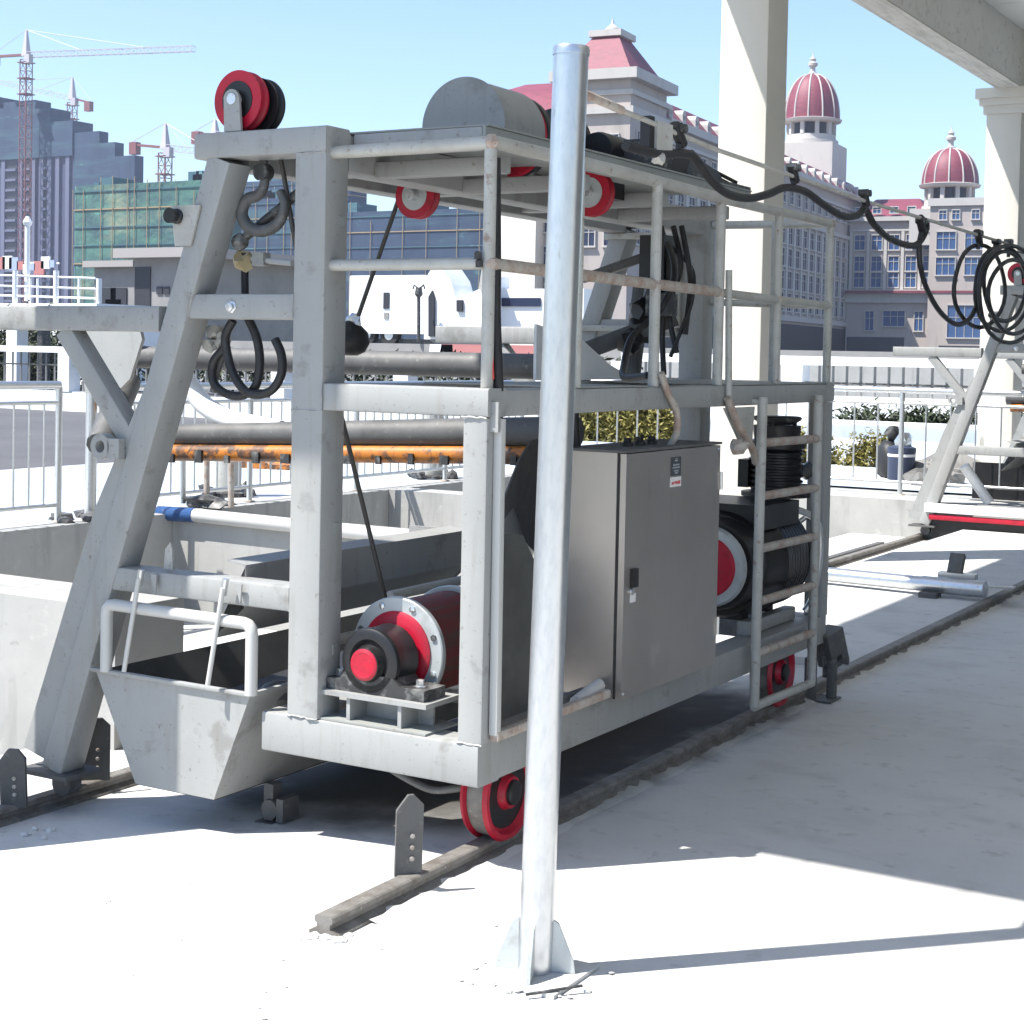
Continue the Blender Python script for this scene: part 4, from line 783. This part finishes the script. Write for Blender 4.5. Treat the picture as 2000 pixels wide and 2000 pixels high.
# lit wing at the far end
WY = 88.0
pbox('wall', (.36, WY, 0), (44, 112, 24.6), 'palace_wall')
for z0, z1, e in ((24.0, 24.7, .8), (22.4, 22.7, .3), (10.9, 13.0, 1.6)): pbox('cornice', (.37, WY-e, z0), (44+e, WY-.002, z1), 'palace_trim')
pbox('podium_roof', (.37, WY-2.6, 12.4), (46, WY-1.61, 12.8), 'palace_roof')
m = MB(); m.loft([[(.3, WY-.6, 24.75), (13, WY-.6, 24.75), (13, 108, 24.75), (.3, 108, 24.75)], [(3, WY+7, 28.2), (10, WY+7, 28.2), (10, 100, 28.2), (3, 100, 28.2)]]); put(m, 'wing_roof', 'palace_roof')
windows(pal, [(2.1+2.75*i, WY, z) for i in range(5) for z in (20.6, 17.2, 14.6)], 1.6, 2.3, 'y', 'blue_glass')
windows(pal, [(2.1+2.75*i, WY-.6, 25.7) for i in range(4)], 1.2, .9, 'y', 'blue_glass')
for i in range(6): pbox('pilaster', (.5+2.75*i, WY-.3, 13.05), (.98+2.75*i, WY-.004, 22.35), 'palace_trim')
pbox('corner_block', (13.6, WY-2.5, 0), (30, 112, 26.5), 'palace_wall'); pbox('parapet', (13.3, WY-2.9, 26.0), (30.3, WY-2.505, 27.2), 'palace_trim')
windows(pal, [(x, WY-2.5, z) for x in (16.2, 20.6, 25.0) for z in (20.6, 16.6)], 2.9, 2.7, 'y', 'blue_glass', bars=2); windows(pal, [(x, WY-2.5, 24.6) for x in (15.6, 17.6, 20.6, 22.6)], 1.1, 1.4, 'y', 'blue_glass')
windows(pal, [(x, WY-1.0, 8.0) for x in (4.2, 12.0)], 1.3, 3.0, 'y', 'blue_glass'); windows(pal, [(8.1, WY-1.0, 8.4)], 3.4, 2.4, 'y', 'blue_glass', bars=2)
pbox('podium', (.37, WY-1.0, 0), (13.59, WY-.004, 10.9), 'palace_wall')
pbox('shop_front', (.6, WY-1.06, .4), (9.8, WY-1.005, 5.4), 'dark_opening'); windows(pal, [(20, WY-2.5, 8.0)], 6.5, 5.0, 'y', 'blue_glass', bars=4); pbox('shop_front', (15.5, WY-2.56, .4), (28, WY-2.505, 4.2), 'dark_opening')
def dome(c, r, zb, hd, body):
    x, y = c
    if body:
        e, zz0 = body; pbox('dome_base', (x-e, y-e, zz0), (x+e, y+e, zb-4.1), 'palace_trim')
    put(MB().lathe((x, y, zb-4.1), (0, 0, 1), [(0, r*.98), (.7, r*.98), (.75, r*.9), (1.6, r*.88)], 32), 'drum', 'palace_trim')
    put(MB().lathe((x, y, zb-2.6), (0, 0, 1), [(0, r*.6), (2.2, r*.6)], 24), 'lantern', 'dark_opening')
    for k in range(10):
        an = R(36*k+11); put(MB().beam((x+r*.82*math.cos(an), y+r*.82*math.sin(an), zb-2.55), (x+r*.82*math.cos(an), y+r*.82*math.sin(an), zb-.4), .62, .62, up=(math.cos(an), math.sin(an), 0)), 'lantern_pier', 'palace_trim')
    put(MB().lathe((x, y, zb-.5), (0, 0, 1), [(0, r*.92), (.15, r*1.06), (.5, r*1.1), (.62, r*1.0)], 40), 'dome_cornice', 'palace_trim')
    prof = [(hd*math.sin(R(a))**1.0, r*(math.cos(R(a))**.82)*.99) for a in range(0, 86, 6)]
    d = put(MB().lathe((x, y, zb+.1), (0, 0, 1), prof+[(hd, .25)], 48), 'dome', 'palace_roof', 60)
    for k in range(12):
        an = R(30*k+8); rb = MB().tube([(x+(q+.04)*math.cos(an), y+(q+.04)*math.sin(an), zb+.1+hh) for hh, q in prof], .13, 6).build('rib', 'palace_trim', None, 50); rb.parent = d
    put(MB().lathe((x, y, zb+hd), (0, 0, 1), [(0, .75), (.3, .8), (.5, .45), (1.3, .42), (1.5, .75), (1.9, .8), (2.2, .4), (2.6, .55), (3.1, .1), (3.9, .03)], 16), 'finial', 'palace_trim', 50)
lc = local(pal)
def behind(vx, vy, tx):
    a, b = 150, 400
    for _ in range(40):
        m_ = (a+b)/2
        if lc(P(vx, vy, y=m_)).x > tx: a = m_
        else: b = m_
    return a
yd = behind(1531, 228, -6.5); q = lc(P(1531, 228, y=yd)); dome((q.x, q.y), 4.5, q.z, P(1531, 142, y=yd).z-q.z, (4.8, 26))
q = lc(P(1792, 350, y=254)); dome((q.x, q.y), 4.4, q.z, P(1792, 282, y=254).z-q.z, (5.2, 20))
windows(pal, [(q.x+d_, q.y-5.2, q.z-6.8) for d_ in (-1.6, 1.6)], 1.0, 1.5, 'y', 'window_glass')
def block(name, a, b, mat, label, cat='building', group=None):
    t = thing(name, label, cat, ((a[0]+b[0])/2, a[1], a[2]), group); MB().box(a, b).build('wall', mat, t); return t
cw = block('cream_building', (-91.5, 149, 0), (-85.0, 153, 17.4), 'cream_wall', 'blank cream block rising behind the cart, left of the pole')

# ------------------------------------------------------------------ towers under construction
tw = thing('unfinished_tower', 'tall tower under construction, striped below and wrapped in dark blue netting above', 'tower', (-355, 330, 0))
MB().box((-420, 331, 0), (-341, 337, 56)).build('wall', 'tower_concrete', tw)
for x0, x1, z in ((-420, -371, 74), (-370.99, -356, 70.5), (-355.99, -350, 69.6), (-349.99, -341.01, 65.5)): MB().box((x0, 330, 55.5), (x1, 338, z)).build('net_wrap', 'net_blue', tw)
for x0, x1, z in ((-341, -331, 62), (-330.99, -325, 58.6), (-324.99, -317.5, 54.6)): MB().box((x0, 330.5, 0), (x1, 334, z)).build('net_wrap', 'net_blue', tw)
MB().box((-371, 331, 70.55), (-357, 337, 72.4)).build('roof_plant', 'net_blue', tw)
for k, x in enumerate((-369.4, -362.2, -356.9, -353.6, -350.4, -347.2, -343.2)): MB().box((x-.75, 330.3, 0), (x+.75, 330.99, 55.4)).build('pilaster', 'tower_stripe', tw)
for k in range(16):
    z = 55-k*2.95
    for x, w in ((-366.2, 4.2), (-359.6, 2.6), (-351.9, 1.4)):
        MB().box((x-w/2, 330.2, z-2.9), (x+w/2, 330.98, z-2.2)).build('balcony', 'tower_stripe', tw); MB().box((x-w/2, 330.85, z-2.19), (x+w/2, 330.99, z-.3)).build('window', 'dark_opening', tw)
def scaffold_block(name, x0, x1, y, d, h, mat, label, floors=9, poles=16, rough=1.2):
    t = thing(name, label, 'building', ((x0+x1)/2, y, 0), 'netted buildings under construction')
    m = MB(); n = 10; rr = min(6, d*.3)
    pr = [(x0+rr-rr*math.cos(R(a)), y+rr-rr*math.sin(R(a))) for a in range(0, 91, 15)]+[(x1-rr+rr*math.sin(R(a)), y+rr-rr*math.cos(R(a))) for a in range(0, 91, 15)]+[(x1, y+d), (x0, y+d)]
    m.loft([[(a, b, 0) for a, b in pr], [(a, b, h) for a, b in pr]]); m.build('net_wrap', mat, t)
    for k in range(floors):
        z = h-1.2-k*3.1
        if z < 1: break
        cx, cy = (x0+x1)/2, y+d/2
        m = MB(); m.loft([[(a+(a-cx)*.004, b-.18, z) for a, b in pr], [(a+(a-cx)*.004, b-.18, z+.2) for a, b in pr]]); m.build('floor_band', 'scaffold' if k % 3 == 1 else 'net_teal', t)
    for i in range(poles):
        x = x0+1+(x1-x0-2)*(i+random.uniform(-.35, .35))/(poles-1); top = h+random.uniform(-2, rough*1.8)
        MB().box((x-.05, y-.33, 0), (x+.05, y-.23, top)).build('scaffold_pole', 'scaffold', t)
    for i in range(poles//2):
        x = random.uniform(x0+2, x1-2); w = random.uniform(1, 4); MB().box((x, y+1, h+.01), (x+w, y+d-2, h+random.uniform(.4, rough*1.7))).build('formwork', 'net_teal', t)
    return t
scaffold_block('netted_building', -208, -176, 200, 8, 29.2, 'net_green', 'building wrapped in bright green scaffold netting, left of the leaning leg', 5, 11)
scaffold_block('netted_building', -275, -262, 300, 6, 41, 'net_teal', 'far netted building topped by cranes, just left of the leaning leg', 13, 8, 2)
scaffold_block('netted_building', -258, -222, 302, 6, 42, 'net_blue', 'far dark netted building seen through the hook', 13, 12, 2)
scaffold_block('netted_building', -246, -199, 262, 8, 33, 'net_blue', 'dark blue netted building seen between the leg and the main post', 11, 14)
scaffold_block('netted_building', -198.5, -150, 262, 10, 29.6, 'net_blue', 'long blue netted building with teal top, behind the upper handrail', 4, 9)
# tower cranes
def lattice(m, p0, p1, w, n, chord=.16):
    p0, p1 = Vector(p0), Vector(p1); t = (p1-p0).normalized(); a = (t.cross(Vector((0, 1, 0))) if abs(t.y) < .9 else t.cross(Vector((0, 0, 1)))).normalized()*w/2; b = t.cross(a.normalized())*w/2
    c = [a+b, -a+b, -a-b, a-b]
    for o in c: m.beam(p0+o, p1+o, chord, chord, r=.01)
    for i in range(n):
        q0, q1 = p0.lerp(p1, i/n), p0.lerp(p1, (i+1)/n)
        for j in range(4): m.beam(q0+c[j], q1+c[(j+1) % 4], chord*.6, chord*.6, r=.005); 
        for j in range(4): m.beam(q1+c[j], q1+c[(j+1) % 4], chord*.6, chord*.6, r=.005)
def crane(base, zj, zt, jib, cj, label, w=2.2, tilt=0., jibm='crane_white'):
    t = thing('tower_crane', label, 'tower crane', base, 'tower cranes'); x, y, z = base
    m = MB(); lattice(m, (x, y, 0), (x, y, zj-1), w, int(zj/3.2), .22); m.build('mast', 'crane_red', t, 0)
    m = MB(); m.loft([[(x-1.0, y-1, zj), (x+1, y-1, zj), (x+1, y+1, zj), (x-1, y+1, zj)], [(x-.25, y-.25, zt), (x+.25, y-.25, zt), (x+.25, y+.25, zt), (x-.25, y+.25, zt)]]); m.build('tower_peak', jibm, t, 0)
    j0 = Vector((x, y, zj+.4)); j1 = Vector((x+jib, y, zj+.4+tilt*jib)); m = MB(); lattice(m, j0, j1, 1.5, max(8, int(abs(jib)/2.6)), .14); m.build('jib', jibm, t, 0)
    c1 = Vector((x+cj, y, zj+.2+tilt*cj)); m = MB(); m.beam(j0, c1, 1.3, .6); m.build('counter_jib', 'crane_red', t, 0); MB().box((min(c1.x, c1.x-math.copysign(2.4, cj)), y-.9, c1.z-2.6), (max(c1.x, c1.x-math.copysign(2.4, cj)), y+.9, c1.z+.5)).build('counterweight', 'crane_red', t, 0)
    pk = Vector((x, y, zt))
    for e in (j0.lerp(j1, .35), j0.lerp(j1, .75), c1): MB().tube([pk, e+Vector((0, 0, .6))], .09, 5).build('tie_rope', 'crane_white', t)
    MB().box((x+.9, y-1.8, zj-2.2), (x+3.0, y-.2, zj+.2)).build('cab', 'crane_white', t, 0)
    for k in range(3): MB().box((x-w*.75, y-w*.75, zj-2-k*4.5), (x+w*.75, y+w*.75, zj-1.75-k*4.5)).build('collar', 'crane_red', t, 0)
crane((-355.5, 326, 0), 84.0, 91.5, 63, -14, 'tallest red tower crane with long white jib reaching right, above the striped tower', 2.4, -.05)
crane((-392.6, 380, 0), 81.8, 89, -42, 8.6, 'red tower crane with its jib to the left, behind the striped tower', 2.2, -.22)
crane((-282.7, 305, 0), 51.6, 58.2, 20, -11.6, 'red tower crane with red counterweight at left, left of the leaning leg', 2.4, -.13)
crane((-267.2, 306, 0), 54.2, 58.4, 24, -7, 'partly hidden tower crane just beside the top of the leaning leg', 1.9, -.1)

# ------------------------------------------------------------------ nearer background
def Pb(vx, vy, y): return P(vx, vy, y=y)
def vbox(name, v0, v1, y, d, mat, label, cat, zb=None, group=None):
    """a building seen between two measured directions (left top, right bottom) on the plane y"""
    a, b = Pb(*v0, y), Pb(*v1, y); t = thing(name, label, cat, ((a.x+b.x)/2, y, 0), group)
    MB().box((a.x, y, b.z if zb is None else zb), (b.x, y+d, a.z)).build('wall', mat, t); return t, a, b
t, a, b = vbox('low_shed', (178, 505), (262, 590), 62, 8, 'grey_wall', 'low grey flat-roofed shed, left of the pump house', 'shed', 0)
MB().box((a.x-.4, 61.5, a.z+.001), (b.x-.01, 70.5, a.z+.35)).build('roof', 'roof_grey', t)
for q in ((205, 560), (225, 560), (215, 582)): c = Pb(*q, 62); MB().box((c.x-.6, 61.93, c.z-.5), (c.x+.6, 61.99, c.z+.5)).build('window', 'dark_opening', t)
t, a, b = vbox('pump_house', (254, 488), (372, 590), 60, 10, 'grey_wall', 'grey pump house with thin overhanging roof and tall dark doorway', 'pump house', 0)
MB().box((a.x-.8, 59.2, a.z+.001), (b.x+1, 71, a.z+.5)).build('roof', 'roof_grey', t)
c = Pb(270, 550, 60); MB().box((c.x-.55, 59.93, c.z-2.2), (c.x+.55, 59.99, c.z+1.3)).build('door', 'dark_opening', t)
for q in ((302, 548), (315, 548)): c = Pb(*q, 60); MB().box((c.x-.2, 59.93, c.z-.2), (c.x+.2, 59.99, c.z+.2)).build('vent', 'dark_opening', t)
t, a, b = vbox('terrace_block', (-40, 572), (182, 585), 34, 5, 'white_paint', 'white terrace slab with railing and lamp at the left edge', 'terrace', -.5)
for vx in (20, 48, 62, 97, 140, 178):
    c = Pb(vx, 572, 34); top = Pb(vx, 510 if vx in (20, 97) else 525, 34); big = vx in (20, 97, 178)
    tube('railing_post', [(c.x, 34.2, c.z), (c.x, 34.2, top.z)], .09 if big else .04, 'white_paint', t, n=8)
for vy in (518, 538, 556): a = Pb(-40, vy, 34.2); b = Pb(180, vy+7, 34.2); tube('rail', [a, b], .04, 'white_paint', t, n=6)
c = Pb(52, 500, 34.4); d_ = Pb(52, 425, 34.4); t = thing('lamp_post', 'thin white lamp post standing on the white terrace', 'lamp post', c); tube('pole', [c-Vector((0, 0, 1.2)), d_], .09, 'white_paint', t); MB().lathe(d_, (0, 0, 1), [(0, .12), (.1, .16), (.3, .05)], 10).build('lamp_head', 'white_paint', t)
t = thing('banner_row', 'row of red, white and blue bunting flags behind the white terrace', 'bunting', Pb(50, 500, 56))
for i in range(9):
    c = Pb(4+i*12, 500+random.uniform(-6, 8), 56); s_ = random.uniform(.16, .36); MB().box((c.x-s_, 55.9, c.z-s_), (c.x+s_, 56, c.z+s_)).build('flag', ('hoarding_red', 'white_paint', 'hoarding_blue')[i % 3], t)
tube('line', [Pb(-10, 495, 56.05), Pb(112, 497, 56.05)], .05, 'white_paint', t, n=5)
sheet_bank = MB().box((-160, 47, -.8), (-3, 60, 1.9)).build('raised_road', 'grey_wall'); sheet_bank['kind'] = 'structure'
# trucks on the raised road
def wheel_t(p, x, y, z, r=.5): 
    o = MB().lathe((x, y, z), (0, 1, 0), [(0, r*.5), (0, r), (.3, r), (.3, r*.5)], 20).build('wheel', 'tyre', p, 40); MB().lathe((x, y-.01, z), (0, 1, 0), [(0, .05), (0, r*.5), (.05, r*.52)], 14).build('rim', 'silver', o)
a, b = Pb(660, 520, 49), Pb(800, 640, 49); t = thing('box_truck', 'white box lorry parked on the raised road, left of the curved white cabin', 'lorry', ((a.x+b.x)/2, 49, 1.9))
MB().beam(((a.x+b.x)/2, 49, (a.z+b.z)/2+.1), ((a.x+b.x)/2, 51.6, (a.z+b.z)/2+.1), b.x-a.x, a.z-b.z-.2, r=.05).build('cargo_box', 'white_paint', t)
MB().box((a.x+.2, 49.3, b.z-.25), (b.x+2.2, 51.3, b.z)).build('chassis', 'worn_black', t)
MB().prism([(b.x+.1, 49.2, b.z), (b.x+2.0, 49.2, b.z), (b.x+1.95, 49.2, b.z+.9), (b.x+1.5, 49.2, b.z+1.9), (b.x+.1, 49.2, b.z+2.0)], (0, 2.2, 0)).build('cab', 'white_paint', t)
c = Pb(729, 566, 48.98); MB().box((c.x-.14, 48.96, c.z-.35), (c.x+.14, 48.99, c.z+.3)).build('side_panel', 'dark_opening', t); MB().box((c.x-.1, 48.96, c.z-.75), (c.x+.12, 48.99, c.z-.5)).build('side_panel', 'grey_wall', t)
for x in (a.x+.8, a.x+1.9, b.x+1.2): wheel_t(t, x, 49.1, 2.25, .42)
t = thing('white_cabin', 'white curved cabin with narrow dark window, right of the white lorry', 'cabin', Pb(860, 640, 47.8))
def vpoly(name, pts, y, d, mat, par): return MB().prism([Pb(a, b, y) for a, b in pts], (0, d, 0)).build(name, mat, par)
vpoly('shell', [(800, 640), (800, 530), (815, 505), (832, 502), (850, 528), (860, 565), (905, 545), (925, 520), (925, 640)], 47.6, 1.4, 'white_paint', t)
vpoly('fin', [(903, 545), (909, 505), (920, 500), (922, 560)], 47.5, .09, 'tube_paint', t)
vpoly('window', [(808, 560), (815, 548), (819, 560), (819, 635), (808, 635)], 47.5, .09, 'dark_opening', t); vpoly('hatch', [(861, 566), (872, 566), (872, 588), (861, 588)], 47.5, .09, 'dark_opening', t)
vpoly('skirt', [(810, 641), (925, 641), (915, 655), (830, 655)], 47.7, 1, 'grey_wall', t)
t = thing('street_lantern', 'dark street lantern post in front of the white lorry', 'lamp post', Pb(790, 640, 46.5)); a, b = Pb(790, 645, 46.9), Pb(790, 560, 46.9); tube('pole', [a, b], .07, 'worn_black', t); MB().lathe(b, (0, 0, 1), [(0, .1), (.1, .16), (.35, .12)], 10).build('lantern', 'worn_black', t)
for dx in (-.22, .22): tube('lamp_arm', [b+Vector((0, 0, .3)), b+Vector((dx, 0, .45)), b+Vector((dx*1.2, 0, .3))], .035, 'worn_black', t, n=6)
t, a, b = vbox('site_container', (935, 545), (1100, 622), 48.5, 2.4, 'white_paint', 'white site container with grey window band, left of the pole', 'container')
p0, p1 = Pb(945, 562, 48.4), Pb(1018, 578, 48.4); MB().box((p0.x, 48.42, p1.z), (p1.x, 48.49, p0.z)).build('window_band', 'window_glass', t)
MB().box((a.x, 48.48, b.z-.25), (b.x, 50.8, b.z-.001)).build('base_frame', 'grey_wall', t)
for vx, vy, w, mat_, lab in ((880, 660, 1.15, 'hoarding_red', 'red plastic road barrier on the raised road'), (835, 660, .55, 'white_paint', 'small white barrier block left of the red barrier'), (985, 662, .6, 'hoarding_red', 'red striped cone block near the pole')):
    c = Pb(vx, vy, 46.2); t = thing('road_barrier', lab, 'barrier', c); MB().prism([(c.x-w, 46.1, c.z-.35), (c.x+w, 46.1, c.z-.35), (c.x+w*.9, 46.1, c.z+.2), (c.x-w*.9, 46.1, c.z+.2)], (0, .3, 0)).build('barrier_body', mat_, t); MB().box((c.x-w*.95, 46.05, 1.45), (c.x+w*.95, 46.5, c.z-.36)).build('barrier_foot', 'grey_wall', t)
MB().box((-60, 45.2, .2), (-3, 46.99, 1.45)).build('kerb_bank', 'concrete_wall')['kind'] = 'structure'
# white balustrades
def balustrade(x0, x1, y, z0, z1, label, bay=3.2, nb=12):
    t = thing('balustrade', label, 'balustrade', ((x0+x1)/2, y, z0), 'white balustrades'); n = max(1, round((x1-x0)/bay)); cap = .16
    MB().box((x0, y-.16, z1-cap), (x1, y+.16, z1)).build('coping', 'white_paint', t); MB().box((x0, y-.13, z0), (x1, y+.13, z0+.12)).build('plinth', 'white_paint', t)
    MB().box((x0, y-.03, z1-cap-.34), (x1, y+.03, z1-cap-.30)).build('bar', 'worn_black', t)
    mesh = None
    for i in range(n+1):
        x = x0+(x1-x0)*i/n; MB().box((x-.2, y-.2, z0+.121), (x+.2, y+.2, z1-cap-.002)).build('pier', 'white_paint', t)
        if i == n: break
        for k in range(1, nb):
            xx = x+.2+((x1-x0)/n-.4)*k/nb
            if mesh is None: o = MB().tube([(0, 0, z0+.125), (0, 0, z1-cap-.003)], .025, 6).build('baluster', 'grey_wall', t, 50); mesh = o.data; o.location = (xx, y, 0)
            else: o = bpy.data.objects.new('baluster', mesh); COL.objects.link(o); o.parent = t; o.location = (xx, y, 0); o.matrix_parent_inverse = parent_world(t).inverted()
balustrade(-11.5, 6, 24, .83, 1.66, 'white balustrade with piers beyond the right railing')
balustrade(-32, -14.5, 26, .275, 1.55, 'white balustrade beyond the cart, under the lorry', 3.4, 10)
block('plinth_wall', (-11.5, 23.8, .276), (6, 24.2, .829), 'white_paint', 'plain white wall carrying the right balustrade', 'wall')
t = block('low_white_wall', (-8.5, 20.3, .276), (4, 20.6, .60), 'white_paint', 'low white wall behind the rubble, right of the ladder', 'wall'); MB().box((-8.6, 20.2, .601), (4, 20.7, .65)).build('coping', 'white_paint', t)
t = block('low_white_wall', (-24, 19.0, .276), (-8.8, 19.3, .62), 'white_paint', 'low white wall seen over the control cabinet', 'wall')
# plants
leaf = [(0, -.5, 0), (.16, 0, .03), (0, .5, 0), (-.16, 0, .03)]
def bush(c, rx, rz, n, mat, label, group, name='bush', lf=.12):
    t = thing(name, label, 'bush', c, group); m = MB()
    for _ in range(n):
        th = random.uniform(0, 6.283); ph = math.acos(random.uniform(-.2, 1)); q = random.uniform(.45, 1)**.6*(1+.22*math.sin(3*th+c[0])+.15*math.sin(7*th))
        p = Vector((c[0]+rx*q*math.sin(ph)*math.cos(th), c[1]+rx*.6*q*math.sin(ph)*math.sin(th), c[2]+rz*max(.02, q*math.cos(ph)+.1)))
        M = Matrix.Rotation(random.uniform(0, 6.3), 3, 'Z') @ Matrix.Rotation(random.uniform(-1, 1), 3, 'X') @ Matrix.Rotation(random.uniform(-1, 1), 3, 'Y'); s_ = lf*random.uniform(.6, 1.3)
        m.quad(*[p+M @ (Vector(v)*s_) for v in leaf])
    m.build('crown', mat, t, 0); tube('stem', [(c[0], c[1], c[2]-.05), (c[0], c[1], c[2]+rz*.6)], .025, 'bark', t, n=6)
for i, (vx, w) in enumerate(((1120, .55), (1165, .5), (1205, .6), (1250, .55))):
    c = Pb(vx, 832, 18.2); c.z = .28; bush(c, w*1.3, .62, 2600, 'foliage', ('low ochre-green bush behind the cabinet, nearest the pole', 'second ochre-green bush from the pole behind the cabinet', 'third ochre-green bush from the pole behind the cabinet', 'ochre-green bush nearest the rear post, behind the cabinet')[i], 'ochre bushes')
for i, vx in enumerate((1485, 1515, 1648)):
    c = Pb(vx, 905, 15.6); c.z = .28; bush(c, .42, .34, 1800, 'foliage', ('yellow-green bush left of the ladder rungs', 'yellow-green bush between the ladder stiles', 'yellow-green bush between the rear post and the dark bin')[i], 'ochre bushes', lf=.09)
for i, vx in enumerate((1660, 1760, 1840)):
    c = Pb(vx, 800, 21.6); c.z = .28; bush(c, 1.5, .5, 3600, 'dark_foliage', ('dark hedge clump behind the white wall, nearest the ladder', 'middle dark hedge clump behind the white wall', 'dark hedge clump beside the far leaning leg')[i], 'dark hedge clumps')
for i, vx in enumerate((8, 45, 82)):
    c = Pb(vx, 712, 30); c.z = .28; bush(c, 1.3, 1.9, 3000, 'dark_foliage', ('dark bush at the very left edge below the side arm', 'dark bush beside the white gatepost, below the side arm', 'dark bush right of the white gatepost, below the side arm')[i], 'dark bushes at the left', lf=.2)
t = thing('white_gatepost', 'white gatepost standing among the dark bushes at the left edge', 'gatepost', Pb(32, 690, 28)); c = Pb(32, 690, 28); MB().beam((c.x, 28, .28), (c.x, 28, Pb(32, 612, 28).z), .42, .42).build('post', 'white_paint', t); MB().box((c.x-2.4, 27.7, Pb(32, 611, 28).z+.01), (c.x+1.4, 28.4, Pb(32, 603, 28).z)).build('lintel', 'white_paint', t)
MB().beam((c.x+1.05, 28, .28), (c.x+1.05, 28, Pb(32, 612, 28).z), .2, .3).build('post', 'worn_black', t)
hg = thing('hedge', 'long dark clipped hedge along the road at the left', 'hedge', (-36, 31.3, .28)); m = MB()
for _ in range(9000):
    p = Vector((random.uniform(-58, -15), 31.3+random.uniform(-.7, .7), .3+1.15*random.random()**.6*(1+.12*math.sin(random.uniform(0, 6)))))
    M = Matrix.Rotation(random.uniform(0, 6.3), 3, 'Z') @ Matrix.Rotation(random.uniform(-1, 1), 3, 'X') @ Matrix.Rotation(random.uniform(-1, 1), 3, 'Y'); s_ = random.uniform(.2, .42)
    m.quad(*[p+M @ (Vector(v)*s_) for v in leaf])
m.build('crown', 'dark_foliage', hg, 0)
# bin and rubble on the right
c = Pb(1699, 935, 13.2); c.z = .26; t = thing('litter_bin', 'dark blue cylindrical litter bin with a white band, beyond the right railing', 'litter bin', c)
MB().lathe(c, (0, 0, 1), [(0, .13), (.02, .145), (.34, .15), (.345, .155), (.40, .155), (.405, .13), (.42, .10)], 24).build('bin_body', 'bin_plastic', t, 40); MB().lathe(c+Vector((0, 0, .30)), (0, 0, 1), [(0, .1515), (.03, .1515)], 24).build('band', 'label_white', t); MB().blob(c+Vector((.02, 0, .47)), .09, 2, .25).build('bag', 'silver', t)
c = Pb(1680, 905, 13.8); c.z = .26; t = thing('black_sack', 'black rubbish sack piled behind the litter bin', 'sack', c); MB().blob(c+Vector((0, 0, .2)), .2, 2, .2, (.8, .8, 1.3)).build('sack_body', 'rubber', t, 60); MB().blob(c+Vector((.02, 0, .52)), .09, 2, .25).build('sack_neck', 'rubber', t, 60)
for i in range(46):
    vx = random.uniform(1722, 1815); vy = random.uniform(880, 935); c = P(vx, vy, z=.34); s_ = random.uniform(.10, .26)
    if c.y > 19.5 or c.y < 12.9: continue
    m = MB(); m.blob((c.x, c.y, .29+s_*.3), s_, 1, .38, (1.2, 1, .7)); o = m.build('rock', 'stone' if i % 3 else 'dark_steel', None, 0); tag(o, 'broken rock in the rubble heap beyond the right railing', 'rock', 'rocks in the rubble heap')
sheet('far_shore', [-500, -260, -60, 60, 300], [110, 200, 400], lambda x, y: .1, 'asphalt')

# ------------------------------------------------------------------ haze
hz = MB().box((-900, -420, -2), (700, 900, 130)).build('haze', 'earth', None, 0); hz['kind'] = 'stuff'; tag(hz, 'pale blue haze over the distant city', 'haze'); hz['kind'] = 'stuff'
hm = bpy.data.materials.new('haze'); hm.use_nodes = True; hn = hm.node_tree; hn.nodes.remove(hn.nodes['Principled BSDF'])
pv = hn.nodes.new('ShaderNodeVolumePrincipled'); pv.inputs['Color'].default_value = (.72, .80, 1, 1); pv.inputs['Density'].default_value = .0003; pv.inputs['Anisotropy'].default_value = .2
hn.links.new(pv.outputs[0], hn.nodes['Material Output'].inputs['Volume']); hz.data.materials[0] = hm
